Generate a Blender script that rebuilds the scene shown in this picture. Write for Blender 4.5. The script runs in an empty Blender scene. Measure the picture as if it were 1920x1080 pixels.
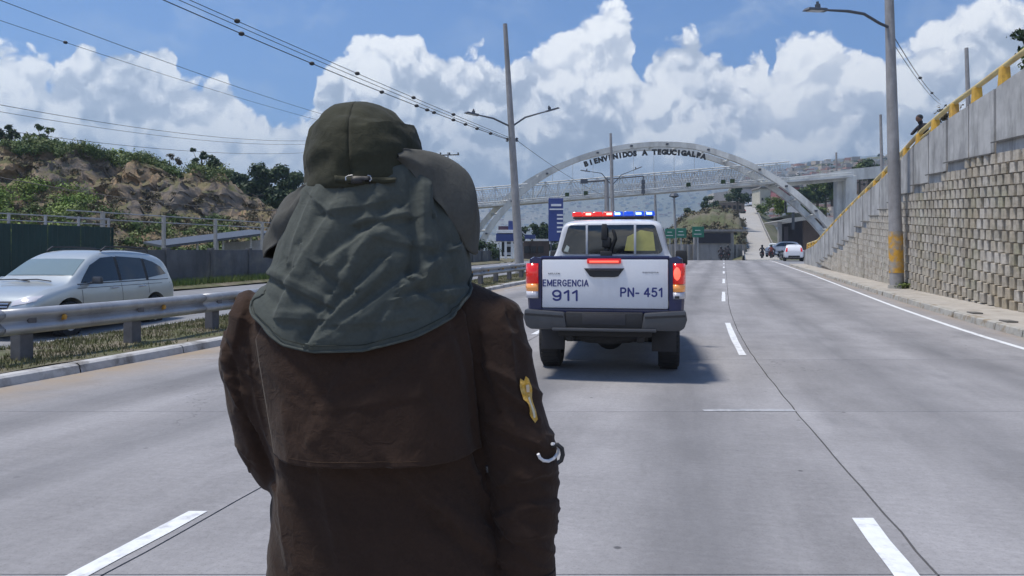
import bpy, bmesh, math, random
import numpy as np
from mathutils import Vector, Matrix, noise as mnoise
from mathutils.bvhtree import BVHTree

# ------------------------------------------------------------------ camera, sky, sun, exposure
scene = bpy.context.scene
F = 1371.0; HCAM = 1.4; HOR = 490.0
cam_d = bpy.data.cameras.new("camera"); cam = bpy.data.objects.new("camera", cam_d)
scene.collection.objects.link(cam)
cam.location = (0, 0, HCAM); cam.rotation_euler = (math.radians(90), 0, 0)
cam_d.sensor_width = 36; cam_d.lens = 36 * F / 1920; cam_d.shift_y = -50 / 1920
cam_d.clip_start = 0.05; cam_d.clip_end = 12000
scene.camera = cam
scene.view_settings.view_transform = 'Standard'; scene.view_settings.look = 'None'
scene.view_settings.exposure = 0.48; scene.view_settings.gamma = 1.0
scene.view_settings.use_curve_mapping = False
scene.cycles.max_bounces = 6; scene.cycles.transparent_max_bounces = 12
scene.cycles.volume_bounces = 0

SUN_EL = 71.0; SUN_AZ = -98.0      # azimuth clockwise from +Y (camera direction)
sun_d = bpy.data.lights.new("sun", 'SUN'); sun = bpy.data.objects.new("sun", sun_d)
scene.collection.objects.link(sun)
sun_d.energy = 3.6; sun_d.angle = math.radians(9); sun_d.color = (1.0, 0.93, 0.83)
_el, _az = math.radians(SUN_EL), math.radians(SUN_AZ)
SUN_DIR = Vector((math.cos(_el) * math.sin(_az), math.cos(_el) * math.cos(_az), math.sin(_el)))
sun.rotation_euler = SUN_DIR.to_track_quat('Z', 'Y').to_euler(); sun.location = (0, 0, 60)

class NT:
    """tiny node-tree writer"""
    def __init__(s, tree): s.t = tree; s.n = tree.nodes; s.l = tree.links
    def node(s, typ, **kw):
        nd = s.n.new(typ)
        for k, v in kw.items(): setattr(nd, k, v)
        return nd
    def put(s, sock, v):
        if hasattr(v, 'is_output'): s.l.new(v, sock)
        elif v is not None: sock.default_value = v
    def math(s, op, a, b=None, c=None, clamp=False):
        nd = s.node('ShaderNodeMath', operation=op, use_clamp=clamp)
        s.put(nd.inputs[0], a)
        if b is not None: s.put(nd.inputs[1], b)
        if c is not None: s.put(nd.inputs[2], c)
        return nd.outputs[0]
    def vmath(s, op, a, b=None, scale=None):
        nd = s.node('ShaderNodeVectorMath', operation=op)
        s.put(nd.inputs[0], a)
        if b is not None: s.put(nd.inputs[1], b)
        if scale is not None: s.put(nd.inputs['Scale'], scale)
        return nd.outputs[0]
    def noise(s, vec, scale, detail=4, rough=0.55, dist=0.0, col=False):
        nd = s.node('ShaderNodeTexNoise'); s.put(nd.inputs['Vector'], vec)
        nd.inputs['Scale'].default_value = scale; nd.inputs['Detail'].default_value = detail
        nd.inputs['Roughness'].default_value = rough; nd.inputs['Distortion'].default_value = dist
        return nd.outputs['Color'] if col else nd.outputs['Fac']
    def vor(s, vec, scale, feature='F1', smooth=0.4, detail=0.0):
        nd = s.node('ShaderNodeTexVoronoi', feature=feature); s.put(nd.inputs['Vector'], vec)
        nd.inputs['Scale'].default_value = scale
        if feature == 'SMOOTH_F1': nd.inputs['Smoothness'].default_value = smooth
        if 'Detail' in nd.inputs: nd.inputs['Detail'].default_value = detail
        return nd.outputs['Distance']
    def maprange(s, v, a, b, c=0.0, d=1.0, smooth=False):
        nd = s.node('ShaderNodeMapRange'); nd.clamp = True if not smooth else nd.clamp
        if smooth: nd.interpolation_type = 'SMOOTHSTEP'
        s.put(nd.inputs[0], v)
        for i, x in zip((1, 2, 3, 4), (a, b, c, d)): s.put(nd.inputs[i], x)
        return nd.outputs[0]
    def mix(s, fac, a, b, blend='MIX'):
        nd = s.node('ShaderNodeMix', data_type='RGBA', blend_type=blend)
        s.put(nd.inputs[0], fac); s.put(nd.inputs[6], a); s.put(nd.inputs[7], b)
        return nd.outputs[2]
    def ramp(s, v, stops):
        nd = s.node('ShaderNodeValToRGB'); s.put(nd.inputs[0], v)
        e = nd.color_ramp.elements
        e[0].position, e[0].color = stops[0][0], (*stops[0][1], 1)
        e[1].position, e[1].color = stops[-1][0], (*stops[-1][1], 1)
        for p, c in stops[1:-1]:
            x = e.new(p); x.color = (*c, 1)
        return nd.outputs[0]

def rgba(c): return (c[0], c[1], c[2], 1.0)

world = bpy.data.worlds.new("World"); scene.world = world; world.use_nodes = True
w = NT(world.node_tree); w.n.clear()
sky = w.node('ShaderNodeTexSky', sky_type='NISHITA'); sky.sun_disc = False
sky.sun_elevation = _el; sky.sun_rotation = _az; sky.altitude = 900
sky.air_density = 1.0; sky.dust_density = 0.6; sky.ozone_density = 1.5
tc = w.node('ShaderNodeTexCoord'); vdir = tc.outputs['Generated']
sep = w.node('ShaderNodeSeparateXYZ'); w.put(sep.inputs[0], vdir)
az = w.math('ARCTAN2', sep.outputs[0], sep.outputs[1])
hyp = w.math('SQRT', w.math('ADD', w.math('MULTIPLY', sep.outputs[0], sep.outputs[0]),
                            w.math('MULTIPLY', sep.outputs[1], sep.outputs[1])))
el = w.math('ARCTAN2', sep.outputs[2], hyp)
def sky_ae(px, py):
    x, z = (px - 960) / F, (HOR - py) / F
    return math.atan(x), math.atan(z / math.hypot(1, x))
# outline of the cumulus bank (azimuth -> elevation of its top)
PROFILE = [(-60, 30), (0, 50), (70, 72), (105, 100), (150, 52), (200, 62), (250, 40), (290, 12), (322, 30), (338, 88), (385, 92),
           (430, 122), (475, 165), (520, 196), (560, 205), (578, 180), (592, 120), (612, 92), (645, 55), (682, 24),
           (740, 52), (800, 68), (850, 84), (905, 96), (930, 122), (965, 112), (1000, 92), (1020, 66), (1070, 35),
           (1095, 8), (1140, -14), (1180, 8), (1198, 48), (1212, 100), (1226, 66), (1268, 24), (1310, 40), (1352, 70), (1385, 92),
           (1420, 74), (1440, 112), (1452, 70), (1482, 60), (1560, 56), (1620, 62), (1690, 82), (1725, 62), (1765, 32),
           (1830, 4), (1900, -20), (1980, -30)]
AZ0, AZ1, EL1 = -0.64, 0.64, 0.40
def add_curve(nt, inp, pts):
    nd = nt.node('ShaderNodeFloatCurve'); nt.put(nd.inputs['Value'], inp)
    c = nd.mapping.curves[0]
    c.points[0].location = pts[0]; c.points[1].location = pts[-1]
    for p in pts[1:-1]: c.points.new(*p)
    nd.mapping.update()
    return nd.outputs[0]
pp = []
for px, py in PROFILE:
    a, e = sky_ae(px, py); pp.append(((a - AZ0) / (AZ1 - AZ0), e / EL1))
pp[0] = (0.0, pp[0][1]); pp[-1] = (1.0, pp[-1][1])
half = 0.5
# domain warp so the outline breaks into billows
wn = w.vmath('SUBTRACT', w.noise(vdir, 11, 3, 0.6, col=True), (0.5, 0.5, 0.5))
wn2 = w.vmath('SUBTRACT', w.noise(vdir, 38, 3, 0.6, col=True), (0.5, 0.5, 0.5))
warp = w.vmath('ADD', w.vmath('SCALE', wn, scale=0.05), w.vmath('SCALE', wn2, scale=0.022))
vw = w.vmath('ADD', vdir, warp)
sw = w.node('ShaderNodeSeparateXYZ'); w.put(sw.inputs[0], warp)
azw = w.math('ADD', az, w.math('MULTIPLY', sw.outputs[0], 0.9))
azn = w.maprange(azw, AZ0, AZ1)
prof_in = w.math('MULTIPLY', add_curve(w, azn, pp), EL1)
far_n = w.noise(w.vmath('MULTIPLY', vdir, (1, 1, 0.15)), 3.0, 4, 0.6)
prof_out = w.maprange(far_n, 0.3, 0.7, 0.1, 0.55)
edge = w.maprange(w.math('ABSOLUTE', az), 0.60, 0.75, 0, 1, smooth=True)
prof = w.math('ADD', w.math('MULTIPLY', prof_in, w.math('SUBTRACT', 1.0, edge)), w.math('MULTIPLY', prof_out, edge))
def billow(vec):
    a = w.vor(vec, 8.0, 'SMOOTH_F1', 0.5)
    b = w.vor(vec, 19.0)
    c = w.vor(vec, 43.0)
    d = w.vor(vec, 95.0)
    e = w.noise(vec, 30.0, 5, 0.62)
    s_ = w.math('MULTIPLY', w.math('SUBTRACT', 0.6, a), 1.0)
    for q, k in ((b, 0.50), (c, 0.27), (d, 0.13)): s_ = w.math('ADD', s_, w.math('MULTIPLY', w.math('SUBTRACT', 0.6, q), k))
    return w.math('ADD', s_, w.math('MULTIPLY', w.math('SUBTRACT', e, 0.5), 0.45))
H0 = billow(vw)
LD = (-0.006, -0.004, 0.016)
H1 = billow(w.vmath('ADD', vw, LD))
# density: distance below the outline, roughened by the billows
below = w.math('SUBTRACT', prof, el)
dens = w.math('ADD', below, w.math('MULTIPLY', w.math('SUBTRACT', H0, 0.47), 0.065))
alpha = w.maprange(dens, -0.002, 0.009, 0, 1, smooth=True)
# a few thin veils in the blue
veil = w.noise(w.vmath('MULTIPLY', vw, (1.0, 1.0, 1.6)), 6.5, 7, 0.62, 0.4)
veil2 = w.noise(vdir, 2.2, 2, 0.5)
veil_a = w.math('MULTIPLY', w.maprange(veil, 0.47, 0.76, 0, 1, smooth=True), w.maprange(veil2, 0.42, 0.62, 0.1, 0.9))
veil_a = w.math('MULTIPLY', veil_a, w.maprange(el, 0.1, 0.5, 0.95, 0.5))
relief = w.math('SUBTRACT', H0, H1)
# two brightness scales: big sunlit towers against shaded hollows, small puffs on top
broad = w.noise(w.vmath('ADD', vw, (3.1, 0, 0)), 4.2, 5, 0.6, 0.3)
lit = w.math('ADD', w.maprange(relief, -0.15, 0.13, 0.10, 0.80), w.maprange(broad, 0.36, 0.62, -0.52, 0.30))
lit = w.math('ADD', lit, w.maprange(below, 0.0, 0.26, 0.55, -0.06))
lit = w.math('ADD', lit, w.maprange(H0, 0.2, 0.75, -0.16, 0.16), clamp=True)
ccol = w.ramp(lit, [(0.0, (0.34, 0.385, 0.465)), (0.28, (0.45, 0.495, 0.575)), (0.52, (0.62, 0.655, 0.715)), (0.75, (0.81, 0.825, 0.85)), (1.0, (0.97, 0.97, 0.96))])
# low down the air pales everything
ccol = w.mix(w.maprange(el, 0.0, 0.17, 0.62, 0.0, smooth=True), ccol, (0.58, 0.65, 0.74, 1))
skyc = w.vmath('MULTIPLY', sky.outputs[0], (0.050, 0.078, 0.112))
skyc = w.mix(w.maprange(el, 0.0, 0.2, 0.55, 0.0), skyc, (0.28, 0.44, 0.72, 1))
c1 = w.mix(veil_a, skyc, (0.50, 0.57, 0.68, 1))
c2 = w.mix(alpha, c1, ccol)
# below the horizon: dull ground bounce
c3 = w.mix(w.maprange(el, -0.02, 0.0, 1, 0), c2, (0.16, 0.16, 0.15, 1))
bg = w.node('ShaderNodeBackground'); w.put(bg.inputs[0], c3); bg.inputs[1].default_value = 1.0
wo = w.node('ShaderNodeOutputWorld'); w.l.new(bg.outputs[0], wo.inputs[0])
world.cycles.sampling_method = 'MANUAL'; world.cycles.sample_map_resolution = 512

# ------------------------------------------------------------------ helpers
random.seed(7); rng = np.random.default_rng(7)
COL = scene.collection
def P(px, py, Y): return Vector(((px - 960) / F * Y, Y, HCAM + (HOR - py) / F * Y))

def mat(name, col, rough=0.7, metal=0.0, var=0.0, vscale=4.0, bump=0.0, bscale=40.0, spec=0.5, emit=None, estr=0.0,
        col2=None, coat=0.0, detail=5, trans=0.0, stretch=(1, 1, 1), c2range=(0.42, 0.62), dirt=None, dscale=1.0, coord='Object'):
    m = bpy.data.materials.new(name); m.use_nodes = True
    nt = NT(m.node_tree); b = m.node_tree.nodes['Principled BSDF']
    b.inputs['Roughness'].default_value = rough; b.inputs['Metallic'].default_value = metal
    b.inputs['Specular IOR Level'].default_value = spec; b.inputs['Coat Weight'].default_value = coat
    b.inputs['Coat Roughness'].default_value = 0.08
    b.inputs['Transmission Weight'].default_value = trans
    tcn = nt.node('ShaderNodeTexCoord'); v = nt.vmath('MULTIPLY', tcn.outputs[coord], stretch)
    c = rgba(col)
    if col2 is not None:
        c = nt.mix(nt.maprange(nt.noise(v, vscale * 0.6, detail, 0.6), *c2range, 0, 1), rgba(col), rgba(col2))
    if var > 0:
        n = nt.noise(v, vscale, detail, 0.6)
        k = nt.maprange(n, 0.25, 0.75, 1 - var, 1 + var)
        cc = nt.node('ShaderNodeCombineXYZ')
        for i in range(3): nt.put(cc.inputs[i], k)
        c = nt.mix(1.0, c, cc.outputs[0], 'MULTIPLY')
    if dirt is not None:
        n = nt.noise(nt.vmath('MULTIPLY', v, (1, 1, 0.25)), dscale, 6, 0.7)
        c = nt.mix(nt.maprange(n, 0.45, 0.75, 0, 0.85), c, rgba(dirt))
    if var > 0 or col2 is not None or dirt is not None: nt.put(b.inputs['Base Color'], c)
    else: b.inputs['Base Color'].default_value = c
    if bump > 0:
        bn = nt.node('ShaderNodeBump'); bn.inputs['Strength'].default_value = min(1, bump); bn.inputs['Distance'].default_value = 0.01
        nt.put(bn.inputs['Height'], nt.noise(v, bscale, 5, 0.6)); nt.l.new(bn.outputs[0], b.inputs['Normal'])
    if emit is not None:
        b.inputs['Emission Color'].default_value = rgba(emit); b.inputs['Emission Strength'].default_value = estr
    return m

def children_of(o): return [c for c in bpy.data.objects if c.parent == o]

def tag(o, label=None, cat=None, group=None, kind=None):
    if label: o['label'] = label
    if cat: o['category'] = cat
    if group: o['group'] = group
    if kind: o['kind'] = kind
    return o

def empty(name, loc, rz=0.0, label=None, cat=None, group=None):
    o = bpy.data.objects.new(name, None); COL.objects.link(o)
    o.empty_display_size = 0.3
    o.location = loc; o.rotation_euler = (0, 0, rz)
    return tag(o, label, cat, group)

def root_of(o):
    while o.parent: o = o.parent
    return o

class MB:
    def __init__(s): s.v = []; s.f = []; s.m = []; s.mi = 0
    def add(s, verts, faces, M=None):
        n = len(s.v)
        if M is not None: verts = [M @ Vector(v) for v in verts]
        s.v += [tuple(v) for v in verts]; s.f += [tuple(i + n for i in f) for f in faces]
        s.m += [s.mi] * len(faces)
        return s
    def box(s, c, size, rz=0.0, M=None, taper=1.0):
        hx, hy, hz = size[0] / 2, size[1] / 2, size[2] / 2
        vs = [(-hx, -hy, -hz), (hx, -hy, -hz), (hx, hy, -hz), (-hx, hy, -hz)]
        vs += [(x * taper, y * taper, hz) for x, y, z in vs]
        T = Matrix.Translation(Vector(c)) @ Matrix.Rotation(rz, 4, 'Z')
        if M is not None: T = M @ T
        return s.add(vs, [(3, 2, 1, 0), (4, 5, 6, 7), (0, 1, 5, 4), (1, 2, 6, 5), (2, 3, 7, 6), (3, 0, 4, 7)], T)
    def tube(s, pts, r, n=8, caps=True):
        pts = [Vector(p) for p in pts]
        rs = r if isinstance(r, (list, tuple)) else [r] * len(pts)
        base = len(s.v); prev = None
        for i, p in enumerate(pts):
            d = (pts[min(i + 1, len(pts) - 1)] - pts[max(i - 1, 0)])
            d = d.normalized() if d.length > 1e-9 else Vector((0, 0, 1))
            if prev is None:
                up = Vector((0, 0, 1)) if abs(d.z) < 0.9 else Vector((1, 0, 0))
                a = d.cross(up).normalized()
            else: a = (prev - d * prev.dot(d)).normalized()
            prev = a; b = d.cross(a)
            for k in range(n):
                t = 2 * math.pi * k / n
                q = p + (a * math.cos(t) + b * math.sin(t)) * rs[i]; s.v.append(tuple(q))
        for i in range(len(pts) - 1):
            for k in range(n):
                k2 = (k + 1) % n
                s.f.append((base + i * n + k, base + (i + 1) * n + k, base + (i + 1) * n + k2, base + i * n + k2)); s.m.append(s.mi)
        if caps:
            s.f.append(tuple(base + k for k in range(n))); s.m.append(s.mi)
            L = base + (len(pts) - 1) * n
            s.f.append(tuple(L + k for k in reversed(range(n)))); s.m.append(s.mi)
        return s
    def grid(s, pts):   # pts[i][j]
        base = len(s.v); ni, nj = len(pts), len(pts[0])
        for row in pts: s.v += [tuple(p) for p in row]
        for i in range(ni - 1):
            for j in range(nj - 1):
                s.f.append((base + i * nj + j, base + i * nj + j + 1, base + (i + 1) * nj + j + 1, base + (i + 1) * nj + j)); s.m.append(s.mi)
        return s
    def lathe(s, prof, n=24, M=None, axis='Y'):
        vs, fs = [], []
        for r, h in prof:
            for k in range(n):
                t = 2 * math.pi * k / n
                if axis == 'Y': vs.append((r * math.cos(t), h, r * math.sin(t)))
                elif axis == 'X': vs.append((h, r * math.cos(t), r * math.sin(t)))
                else: vs.append((r * math.cos(t), r * math.sin(t), h))
        for i in range(len(prof) - 1):
            for k in range(n): fs.append((i * n + k, i * n + (k + 1) % n, (i + 1) * n + (k + 1) % n, (i + 1) * n + k))
        return s.add(vs, fs, M)
    def prism(s, poly, d0, d1, plane='XZ', M=None):
        n = len(poly)
        def q(a, b, d): return (a, d, b) if plane == 'XZ' else ((d, a, b) if plane == 'YZ' else (a, b, d))
        vs = [q(a, b, d0) for a, b in poly] + [q(a, b, d1) for a, b in poly]
        fs = [tuple(range(n)), tuple(range(2 * n - 1, n - 1, -1))]
        fs += [(i, i + n, (i + 1) % n + n, (i + 1) % n) for i in range(n)]
        return s.add(vs, fs, M)
    def sphere(s, c, r, nu=12, nv=8, sc=(1, 1, 1)):
        vs, fs = [], []
        for i in range(nv + 1):
            ph = math.pi * i / nv
            for k in range(nu):
                t = 2 * math.pi * k / nu
                vs.append((c[0] + r * sc[0] * math.sin(ph) * math.cos(t), c[1] + r * sc[1] * math.sin(ph) * math.sin(t), c[2] + r * sc[2] * math.cos(ph)))
        for i in range(nv):
            for k in range(nu): fs.append((i * nu + k, (i + 1) * nu + k, (i + 1) * nu + (k + 1) % nu, i * nu + (k + 1) % nu))
        return s.add(vs, fs)
    def build(s, name, mats, parent=None, world=False, smooth=False, bevel=0.0, kind=None, label=None, angle=40, fix=True):
        me = bpy.data.meshes.new(name)
        vs = s.v
        if world and parent is not None:
            o = Vector(root_of(parent).location); vs = [(x - o.x, y - o.y, z - o.z) for x, y, z in vs]
        me.from_pydata(vs, [], s.f)
        if not isinstance(mats, (list, tuple)): mats = [mats]
        for m in mats: me.materials.append(m)
        if len(mats) > 1: me.polygons.foreach_set('material_index', s.m)
        if bevel > 0 or fix:
            bm = bmesh.new(); bm.from_mesh(me)
            if fix: bmesh.ops.recalc_face_normals(bm, faces=bm.faces)
            if bevel > 0:
                ed = [e for e in bm.edges if len(e.link_faces) == 2 and e.calc_face_angle(0) > math.radians(30)]
                bmesh.ops.bevel(bm, geom=ed, offset=bevel, segments=2, affect='EDGES', profile=0.5, clamp_overlap=True)
            bm.to_mesh(me); bm.free()
        if smooth:
            me.polygons.foreach_set('use_smooth', [True] * len(me.polygons))
            try: me.set_sharp_from_angle(angle=math.radians(angle))
            except Exception: pass
        me.update()
        o = bpy.data.objects.new(name, me); COL.objects.link(o); o.parent = parent
        if kind: o['kind'] = kind
        if label: o['label'] = label
        return o

def copy_tree(o, parent=None):
    c = o.copy(); COL.objects.link(c)
    if parent is not None: c.parent = parent
    for ch in [k for k in bpy.data.objects if k.parent == o]: copy_tree(ch, c)
    return c

def applied(o, name=None):
    """bake an object's modifiers into a fresh mesh"""
    dg = bpy.context.evaluated_depsgraph_get(); dg.update()
    ev = o.evaluated_get(dg); me = bpy.data.meshes.new_from_object(ev)
    o.modifiers.clear(); o.data = me
    return o

def text_mesh(name, body, size, depth, m, parent, loc, rot, bold=0.0, xs=1.0, align='LEFT', spacing=1.0):
    cu = bpy.data.curves.new(name, 'FONT'); cu.body = body; cu.size = size; cu.extrude = depth; cu.offset = bold
    cu.align_x = align; cu.align_y = 'BOTTOM_BASELINE'; cu.resolution_u = 3; cu.space_character = spacing
    t = bpy.data.objects.new(name, cu); COL.objects.link(t)
    dg = bpy.context.evaluated_depsgraph_get(); dg.update()
    me = bpy.data.meshes.new_from_object(t.evaluated_get(dg))
    bpy.data.objects.remove(t)
    me.materials.clear(); me.materials.append(m)
    for v in me.vertices: v.co.x *= xs
    o = bpy.data.objects.new(name, me); COL.objects.link(o); o.parent = parent; o.location = loc; o.rotation_euler = rot
    return o

def lerp_table(T, x):
    if x <= T[0][0]: return T[0][1]
    for (a, va), (b, vb) in zip(T, T[1:]):
        if x <= b: return va + (vb - va) * (x - a) / (b - a)
    return T[-1][1]
def sstep(a, b, x):
    t = max(0.0, min(1.0, (x - a) / (b - a))); return t * t * (3 - 2 * t)
def fbm(x, y, z=0.0, o=4): return mnoise.fractal(Vector((x, y, z)), 1.0, 2.0, o)

# road axis: the longitudinal joint right of the pickup's lane
def Xj(Y):
    if Y <= 4: return 1.90 + 0.205 * (Y - 3.25)
    t = min(Y - 4, 18.0)
    x = 1.90 + 0.205 * (Y - 3.25) + 0.085 * t * t / 36.0
    if Y > 22: x += 0.085 * (Y - 22)
    return x
def Sj(Y): return 0.205 + 0.085 * max(0.0, min(1.0, (Y - 4) / 18.0))
def zr(Y):
    if Y < 9: return 0.0
    if Y < 15: return 0.0233 * (Y - 9) ** 2 / 12.0
    if Y < 70: return 0.0233 * (Y - 12)
    if Y < 84: return 0.0233 * (Y - 12) - 0.0233 * (Y - 70) ** 2 / 28.0
    return 0.0233 * 72 - 0.0233 * 7 - 0.002 * (min(Y, 200) - 84)
def R(Y, off, z=0.0): return Vector((Xj(Y) + off, Y, zr(Y) + z))
# ------------------------------------------------------------------ materials
def road_mat():
    m = mat('concrete_road', (0.245, 0.255, 0.285), 0.9)
    nt = NT(m.node_tree); b = m.node_tree.nodes['Principled BSDF']
    tcn = nt.node('ShaderNodeTexCoord'); geo = nt.node('ShaderNodeNewGeometry')
    pos = geo.outputs['Position']
    # rotate so that the stains run along the road
    rot = nt.node('ShaderNodeVectorRotate', rotation_type='Z_AXIS'); nt.put(rot.inputs['Vector'], pos); rot.inputs['Angle'].default_value = 0.25
    rv = rot.outputs[0]
    big = nt.noise(nt.vmath('MULTIPLY', rv, (1.2, 0.10, 1)), 1.0, 5, 0.6)
    mid = nt.noise(nt.vmath('MULTIPLY', rv, (0.5, 0.35, 1)), 2.2, 6, 0.65)
    fine = nt.noise(pos, 22, 5, 0.75); speck = nt.noise(pos, 75, 3, 0.8)
    k = nt.maprange(big, 0.3, 0.7, 0.80, 1.12)
    k = nt.math('MULTIPLY', k, nt.maprange(mid, 0.25, 0.75, 0.80, 1.17))
    k = nt.math('MULTIPLY', k, nt.maprange(fine, 0.25, 0.75, 0.84, 1.15))
    k = nt.math('MULTIPLY', k, nt.maprange(speck, 0.28, 0.46, 0.66, 1.02))
    # each slab cast a shade of its own
    oi = nt.node('ShaderNodeObjectInfo'); k = nt.math('MULTIPLY', k, nt.maprange(oi.outputs['Random'], 0, 1, 0.95, 1.05))
    # transverse tining
    tin = nt.noise(nt.vmath('MULTIPLY', rv, (0.6, 28, 1)), 1.0, 2, 0.5)
    k = nt.math('MULTIPLY', k, nt.maprange(tin, 0.3, 0.7, 0.96, 1.03))
    cc = nt.node('ShaderNodeCombineXYZ')
    for i in range(3): nt.put(cc.inputs[i], k)
    c = nt.mix(1.0, (0.268, 0.264, 0.272, 1), cc.outputs[0], 'MULTIPLY')
    # hairline cracks and oil spots
    cr = nt.node('ShaderNodeTexVoronoi', feature='DISTANCE_TO_EDGE'); nt.put(cr.inputs['Vector'], nt.vmath('ADD', pos, nt.vmath('SCALE', nt.noise(pos, 1.5, 4, 0.7, col=True), scale=0.9)))
    cr.inputs['Scale'].default_value = 0.28
    crk = nt.math('MULTIPLY', nt.maprange(cr.outputs['Distance'], 0.0, 0.0035, 1, 0), nt.maprange(nt.noise(pos, 0.35, 2, 0.5), 0.5, 0.6, 0, 0.55))
    c = nt.mix(crk, c, (0.07, 0.07, 0.075, 1))
    oil = nt.maprange(nt.noise(nt.vmath('MULTIPLY', rv, (1.3, 0.5, 1)), 0.9, 4, 0.55), 0.60, 0.78, 0, 0.42)
    c = nt.mix(oil, c, (0.10, 0.105, 0.115, 1))
    # tan silt washed against the median kerb (offset from the road axis is not needed: it follows the kerb mesh attribute)
    lo = nt.node('ShaderNodeAttribute'); lo.attribute_name = 'track'; tk = nt.math('MULTIPLY', lo.outputs['Fac'], nt.maprange(nt.noise(nt.vmath('MULTIPLY', rv, (1.0, .15, 1)), 1.4, 5, .65), .3, .7, .35, 1.25))
    c = nt.mix(nt.math('MULTIPLY', tk, 0.55, clamp=True), c, (0.10, 0.102, 0.11, 1))
    dots = nt.vor(pos, 2.6); c = nt.mix(nt.math('MULTIPLY', nt.maprange(dots, .035, .06, .8, 0), nt.maprange(nt.noise(pos, .8, 2, .5), .48, .56, 0, 1)), c, (.06, .06, .065, 1))
    at = nt.node('ShaderNodeAttribute'); at.attribute_name = 'silt'
    sl = nt.math('MULTIPLY', at.outputs['Fac'], nt.maprange(nt.noise(pos, 1.3, 6, 0.7), 0.3, 0.62, 0.15, 1.0), clamp=True)
    c = nt.mix(sl, c, (0.30, 0.235, 0.165, 1))
    nt.put(b.inputs['Base Color'], c)
    bn = nt.node('ShaderNodeBump'); bn.inputs['Strength'].default_value = 0.35; bn.inputs['Distance'].default_value = 0.006
    nt.put(bn.inputs['Height'], nt.math('ADD', fine, nt.math('MULTIPLY', tin, 0.6))); nt.l.new(bn.outputs[0], b.inputs['Normal'])
    b.inputs['Specular IOR Level'].default_value = 0.35
    return m
M = {}
M['road'] = road_mat()
M['joint'] = mat('joint_filler', (0.03, 0.03, 0.033), 0.9)
M['asphalt'] = mat('asphalt', (0.20, 0.205, 0.22), 0.9, var=0.2, vscale=1.2, bump=0.3, bscale=60)
M['paint'] = mat('road_paint', (0.66, 0.68, 0.70), 0.75, var=0.12, vscale=14, bump=0.2, bscale=80, col2=(0.45, 0.46, 0.48), c2range=(0.52, 0.68))
M['paint_worn'] = mat('worn_road_paint', (0.40, 0.41, 0.43), 0.8, var=0.2, vscale=12, col2=(0.27, 0.28, 0.30), c2range=(0.4, 0.6))
M['kerb'] = mat('kerb_concrete', (0.36, 0.35, 0.32), 0.9, var=0.25, vscale=5, bump=0.4, bscale=30, col2=(0.24, 0.19, 0.13), c2range=(0.50, 0.66))
M['kerb_white'] = mat('kerb_concrete_pale', (0.42, 0.42, 0.42), 0.9, var=0.2, vscale=4, bump=0.4, bscale=30, col2=(0.16, 0.15, 0.14), c2range=(0.5, 0.68))
M['kerb_face'] = mat('kerb_face_silt', (0.27, 0.20, 0.12), 0.95, var=0.3, vscale=6)
M['walk'] = mat('sidewalk_concrete', (0.37, 0.345, 0.31), 0.92, var=0.16, vscale=3, bump=0.4, bscale=35, col2=(0.27, 0.24, 0.20), c2range=(0.5, 0.7))
M['soil'] = mat('dry_soil', (0.15, 0.13, 0.095), 1.0, var=0.35, vscale=2.5, bump=0.8, bscale=14, col2=(0.085, 0.09, 0.04), c2range=(0.42, 0.58))
M['grass'] = mat('short_grass', (0.105, 0.115, 0.045), 0.95, var=0.4, vscale=3, col2=(0.19, 0.165, 0.09), c2range=(0.45, 0.6))
M['ground'] = mat('ground_earth', (0.12, 0.12, 0.085), 1.0, var=0.3, vscale=0.05, col2=(0.16, 0.14, 0.11))
M['panel'] = mat('panel_concrete', (0.43, 0.43, 0.425), 0.9, var=0.2, vscale=1.6, bump=0.35, bscale=18, dirt=(0.13, 0.13, 0.125), dscale=2.2, col2=(.33, .33, .33), c2range=(.45, .65))
M['block'] = mat('block_concrete', (0.345, 0.33, 0.305), 0.93, var=0.22, vscale=6, bump=0.5, bscale=30)
def block_tint(m):
    nt = NT(m.node_tree); b = m.node_tree.nodes['Principled BSDF']
    geo = nt.node('ShaderNodeNewGeometry'); pos = geo.outputs['Position']
    oi = nt.node('ShaderNodeObjectInfo')
    cell = nt.node('ShaderNodeTexWhiteNoise'); sp = nt.vmath('SNAP', pos, (0.43, 0.43, 0.28)); nt.put(cell.inputs['Vector'], sp)
    n = nt.noise(pos, 0.55, 4, 0.6); n2 = nt.noise(pos, 9, 4, 0.6)
    z = nt.node('ShaderNodeSeparateXYZ'); nt.put(z.inputs[0], pos)
    c = nt.mix(nt.maprange(n, 0.38, 0.64, 0, 1), (0.47, 0.43, 0.365, 1), (0.39, 0.33, 0.24, 1))
    c = nt.mix(nt.maprange(nt.noise(pos, 0.9, 3, 0.6), 0.52, 0.68, 0, 0.6), c, (0.29, 0.285, 0.19, 1))
    c = nt.mix(nt.maprange(oi.outputs['Random'], 0.4, 1, 0, 0.5), c, (0.54, 0.515, 0.48, 1))
    c = nt.mix(nt.maprange(cell.outputs['Value'], 0.55, 1, 0, 0.5), c, (0.24, 0.21, 0.165, 1))
    k = nt.maprange(n2, 0.25, 0.75, 0.75, 1.18); cc = nt.node('ShaderNodeCombineXYZ')
    for i in range(3): nt.put(cc.inputs[i], k)
    c = nt.mix(1.0, c, cc.outputs[0], 'MULTIPLY'); st = nt.noise(nt.vmath('MULTIPLY', pos, (1.4, 1.4, .12)), 1.0, 6, .7)
    c = nt.mix(nt.maprange(st, .5, .68, 0, .6), c, (.16, .145, .12, 1))
    nt.put(b.inputs['Base Color'], c)
block_tint(M['block'])
M['wall_back'] = mat('wall_backing', (0.25, 0.215, 0.175), 0.95, var=0.3, vscale=3)
M['coping'] = mat('weathered_coping', (0.13, 0.125, 0.115), 0.95, var=0.4, vscale=4, bump=0.4)
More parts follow.
